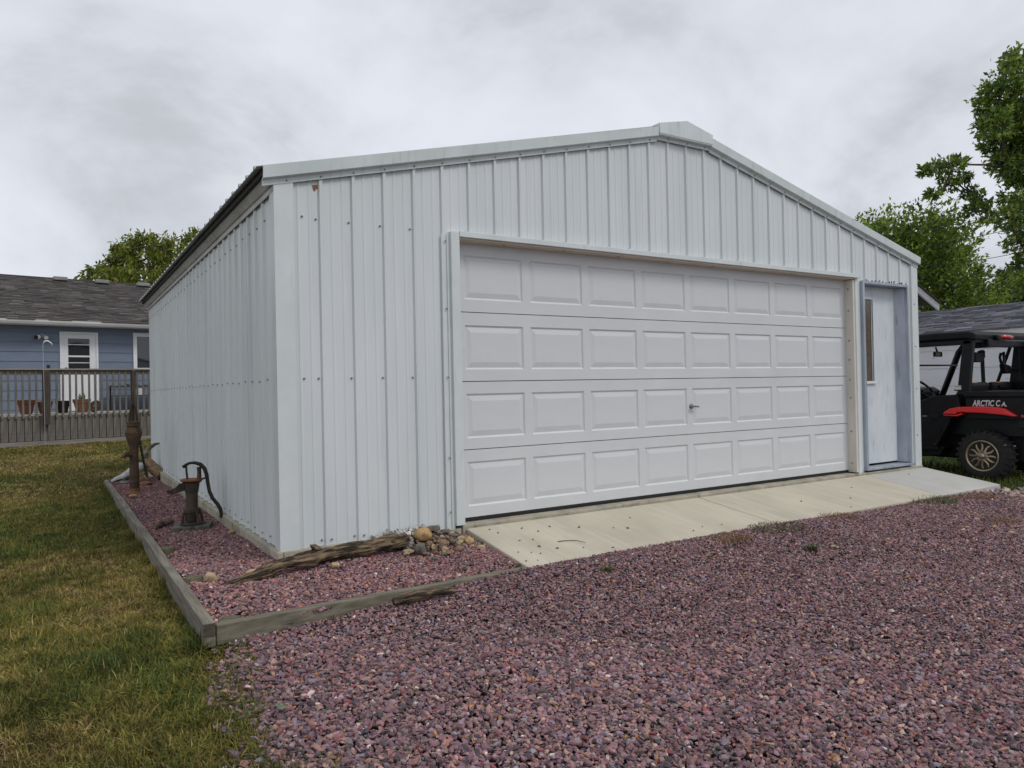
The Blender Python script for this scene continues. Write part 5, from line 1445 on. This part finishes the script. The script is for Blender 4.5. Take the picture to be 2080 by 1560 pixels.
# ================================================================== trees
def tree(name, label, base, top, clumps, leaf_n, leaf_l, cols, trunk_r, mode='round', grp='trees around the yard', twig=True, sub=14, seed=1, wid=.45):
    r_ = np.random.default_rng(seed)
    base = np.array(base); top = np.array(top)
    t = thing(name, label, 'tree', tuple(base), group=grp)
    wood = MB()
    mid = (base + top) / 2 + r_.normal(0, .15, 3) * np.array([1, 1, 0])
    wood.tube([base - np.array([0, 0, .3]), base + (mid - base) * .5, mid, top], [trunk_r * 1.25, trunk_r, trunk_r * .85, trunk_r * .45], 10)
    Pl, Dl, Cl = [], [], []
    ctr = np.mean([c[0] for c in clumps], axis=0)
    nodes = [(mid + (top - mid) * q_, 0) for q_ in (.15, .4, .65, .85, 1.0)]
    clumps = sorted(clumps, key=lambda q_: min(np.linalg.norm(np.array(q_[0]) - n_[0]) for n_ in nodes))
    for c, r in clumps:
        c = np.array(c); r = np.array(r)
        dd = [np.linalg.norm(c - n_[0]) + .35 * n_[1] for n_ in nodes]
        k0 = int(np.argmin(dd)); s, lv = nodes[k0]
        ln = np.linalg.norm(c - s)
        bend = s + (c - s) * .5 + r_.normal(0, .10 * ln, 3) + np.array([0, 0, -.06 * ln])
        f_ = .72 ** lv
        wood.tube([s, s + (bend - s) * .5 + r_.normal(0, .03 * ln, 3), bend, bend + (c - bend) * .5 + r_.normal(0, .04 * ln, 3), c], [trunk_r * .26 * f_, trunk_r * .22 * f_, trunk_r * .17 * f_, trunk_r * .13 * f_, trunk_r * .09 * f_], 6)
        nodes.append((c, lv + 1))
        rm_ = r.mean()
        tint_ = (np.array([1.0, 1.0, 1.0]) if r_.uniform() < .55 else np.array([1.25, 1.15, 1.0])) * r_.uniform(.85, 1.15)
        for k in range(sub):
            d = r_.normal(0, 1, 3); d /= np.linalg.norm(d)
            sc_ = c + d * r * r_.uniform(.35, 1.0) ** .6
            if twig:
                wood.tube([c + (sc_ - c) * .05, (c + sc_) / 2 + r_.normal(0, .06 * rm_, 3), sc_], [trunk_r * .05, trunk_r * .03, trunk_r * .012], 3)
            n = max(6, int(leaf_n * rm_ ** 2 / sub * r_.uniform(.6, 1.4)))
            cr = rm_ * r_.uniform(.22, .42)
            if mode == 'spray':
                ax = d * np.array([.35, .35, .2]) + np.array([.55, -.32, .80]); ax /= np.linalg.norm(ax)
                tt = r_.uniform(-.6, 1.0, n)
                p = sc_ + ax * (tt * .78)[:, None] + r_.normal(0, 1, (n, 3)) * (.115 * (1.12 - np.clip(tt, -.5, 1.0)) ** .8)[:, None]
                ld = ax * .6 + r_.normal(0, .6, (n, 3))
            elif mode == 'droop':
                p = sc_ + r_.normal(0, .52, (n, 3)) * cr
                ld = np.array([0, 0, -.75]) + r_.normal(0, .55, (n, 3)) + d * .3
            else:
                p = sc_ + r_.normal(0, .52, (n, 3)) * cr * np.array([1.1, 1.1, .8])
                ld = d * .5 + r_.normal(0, .7, (n, 3)) + np.array([0, 0, -.15])
            ld /= np.linalg.norm(ld, axis=1)[:, None]
            ci = r_.choice(len(cols), n)
            cc_ = np.array(cols)[ci] * r_.uniform(.75, 1.25, (n, 1)) * (tint_ if r_.uniform() < .6 else np.array([1.35, 1.22, 1.0])) * r_.uniform(.7, 1.25)
            Pl.append(p); Dl.append(ld); Cl.append(cc_)
    P = np.concatenate(Pl); D = np.concatenate(Dl); Cc = np.concatenate(Cl)
    n = len(P)
    q = r_.normal(0, 1, (n, 3))
    Sd = np.cross(D, q); Sd /= np.linalg.norm(Sd, axis=1)[:, None]
    ll = leaf_l * r_.uniform(.65, 1.3, n)
    w = (ll * wid)[:, None] * .5
    nn = np.cross(D, Sd)
    a = P; b = P + D * (ll * .45)[:, None] + Sd * w + nn * w * .35; c = P + D * ll[:, None]; d = P + D * (ll * .45)[:, None] - Sd * w + nn * w * .35
    V = np.stack([a, b, c, d], 1).reshape(-1, 3)
    F = (np.array([(0, 1, 2), (0, 2, 3)])[None] + (np.arange(n) * 4)[:, None, None]).reshape(-1, 3)
    wood.build('trunk', 'bark', t, smooth=True)
    npmesh('crown', V, F, 'leaf', np.repeat(Cc, 4, axis=0), parent=t, off=tuple(base))
    return n
def px_clumps(lst, depth, jit, rnd, flat=.85):
    out_ = []
    for x, y, r in lst:
        dd = depth + rnd.uniform(-jit, jit)
        m_ = dd / FPX
        out_.append((at(x, y, dd), (r * m_, r * m_, r * m_ * flat)))
    return out_
NL = 0
rr_ = random.Random(5)
LT = [(300, 525, 52), (245, 530, 42), (360, 510, 42), (392, 494, 26), (205, 556, 26), (172, 563, 14), (300, 570, 50), (350, 555, 50), (262, 503, 30), (300, 490, 22), (396, 478, 14), (330, 500, 30), (232, 560, 30), (420, 530, 50), (460, 560, 55), (288, 478, 12), (240, 500, 14), (400, 570, 50)]
OLIVE = [(.125, .180, .028), (.170, .228, .036), (.220, .262, .044), (.080, .125, .024), (.215, .222, .046), (.105, .155, .028)]
q = at(330, 640, 33)
NL += tree('yard_tree', 'olive green drooping leaved tree rising behind the blue house roof', (q[0], q[1], -.15), at(325, 560, 33), px_clumps(LT, 33, 1.8, rr_), 1300, .25, OLIVE, .22, 'droop', seed=2, sub=18, wid=.36)
MT = [(1800, 478, 52), (1860, 478, 52), (1762, 455, 28), (1915, 478, 46), (1880, 545, 66), (1930, 560, 58), (1975, 590, 42), (1845, 440, 26), (1895, 440, 28), (1938, 512, 32), (1800, 525, 55), (2000, 612, 34), (1850, 600, 55), (1920, 610, 48), (1740, 470, 26), (1790, 440, 20), (1760, 510, 50), (1900, 505, 40), (1830, 515, 45), (1720, 500, 45)]
MAPLE = [(.135, .230, .038), (.185, .280, .046), (.078, .150, .028), (.245, .325, .056), (.055, .108, .024), (.200, .280, .048)]
q = at(1770, 640, 23)
NL += tree('maple_tree', 'green maple with upswept leaf sprays behind garage roof on the right', (q[0], q[1], -.2), at(1790, 530, 23), px_clumps([(x_, y_ + 24, r_ * .92) for x_, y_, r_ in MT], 23, 1.6, rr_), 3400, .150, MAPLE, .2, 'spray', seed=3, sub=30)
FT = [(2028, 600, 32), (2062, 585, 36), (2090, 600, 40), (2045, 620, 34), (2010, 622, 24), (2110, 575, 40), (2080, 625, 40)]
DARK = [(.042, .085, .020), (.060, .110, .024), (.030, .060, .016), (.095, .140, .03)]
q = at(2060, 660, 34)
NL += tree('background_tree', 'dark green tree low behind the outbuilding at right edge', (q[0], q[1], -.2), at(2060, 600, 34), px_clumps(FT, 34, 1.5, rr_), 1800, .20, DARK, .2, 'spray', seed=4)
BT = [(2058, 150, 46), (2030, 195, 38), (2068, 225, 60), (2022, 250, 36), (2052, 300, 48), (2036, 335, 24), (2110, 200, 80), (2120, 310, 80), (2068, 120, 26), (2010, 225, 22), (2000, 255, 22), (2015, 290, 26),
      (1938, 335, 23), (1905, 340, 22), (1882, 345, 13), (1925, 375, 16), (1958, 362, 14), (1895, 395, 10), (1972, 390, 16), (1995, 405, 18), (2014, 432, 22), (2044, 440, 28), (2062, 405, 30), (2078, 500, 34), (2076, 360, 26), (2075, 548, 22), (2110, 450, 60), (2130, 540, 60), (1975, 425, 14), (2170, 250, 100), (2200, 380, 100), (2180, 480, 80), (2150, 140, 70)]
ASH = [(.120, .205, .040), (.165, .255, .048), (.075, .135, .030), (.235, .310, .058), (.050, .092, .022)]
q = at(2150, 700, 17)
NL += tree('ash_tree', 'tall leafy tree with a long side bough at the right edge', (q[0], q[1], -.3), at(2130, 300, 17), px_clumps(BT, 17, 1.0, rr_), 3900, .125, ASH, .20, 'round', seed=6, sub=24)
print('leaves', NL)
print('triangles', sum(len(m.loop_triangles) or sum(len(p.vertices) - 2 for p in m.polygons) for m in {o.data for o in bpy.data.objects if o.type == 'MESH'}))
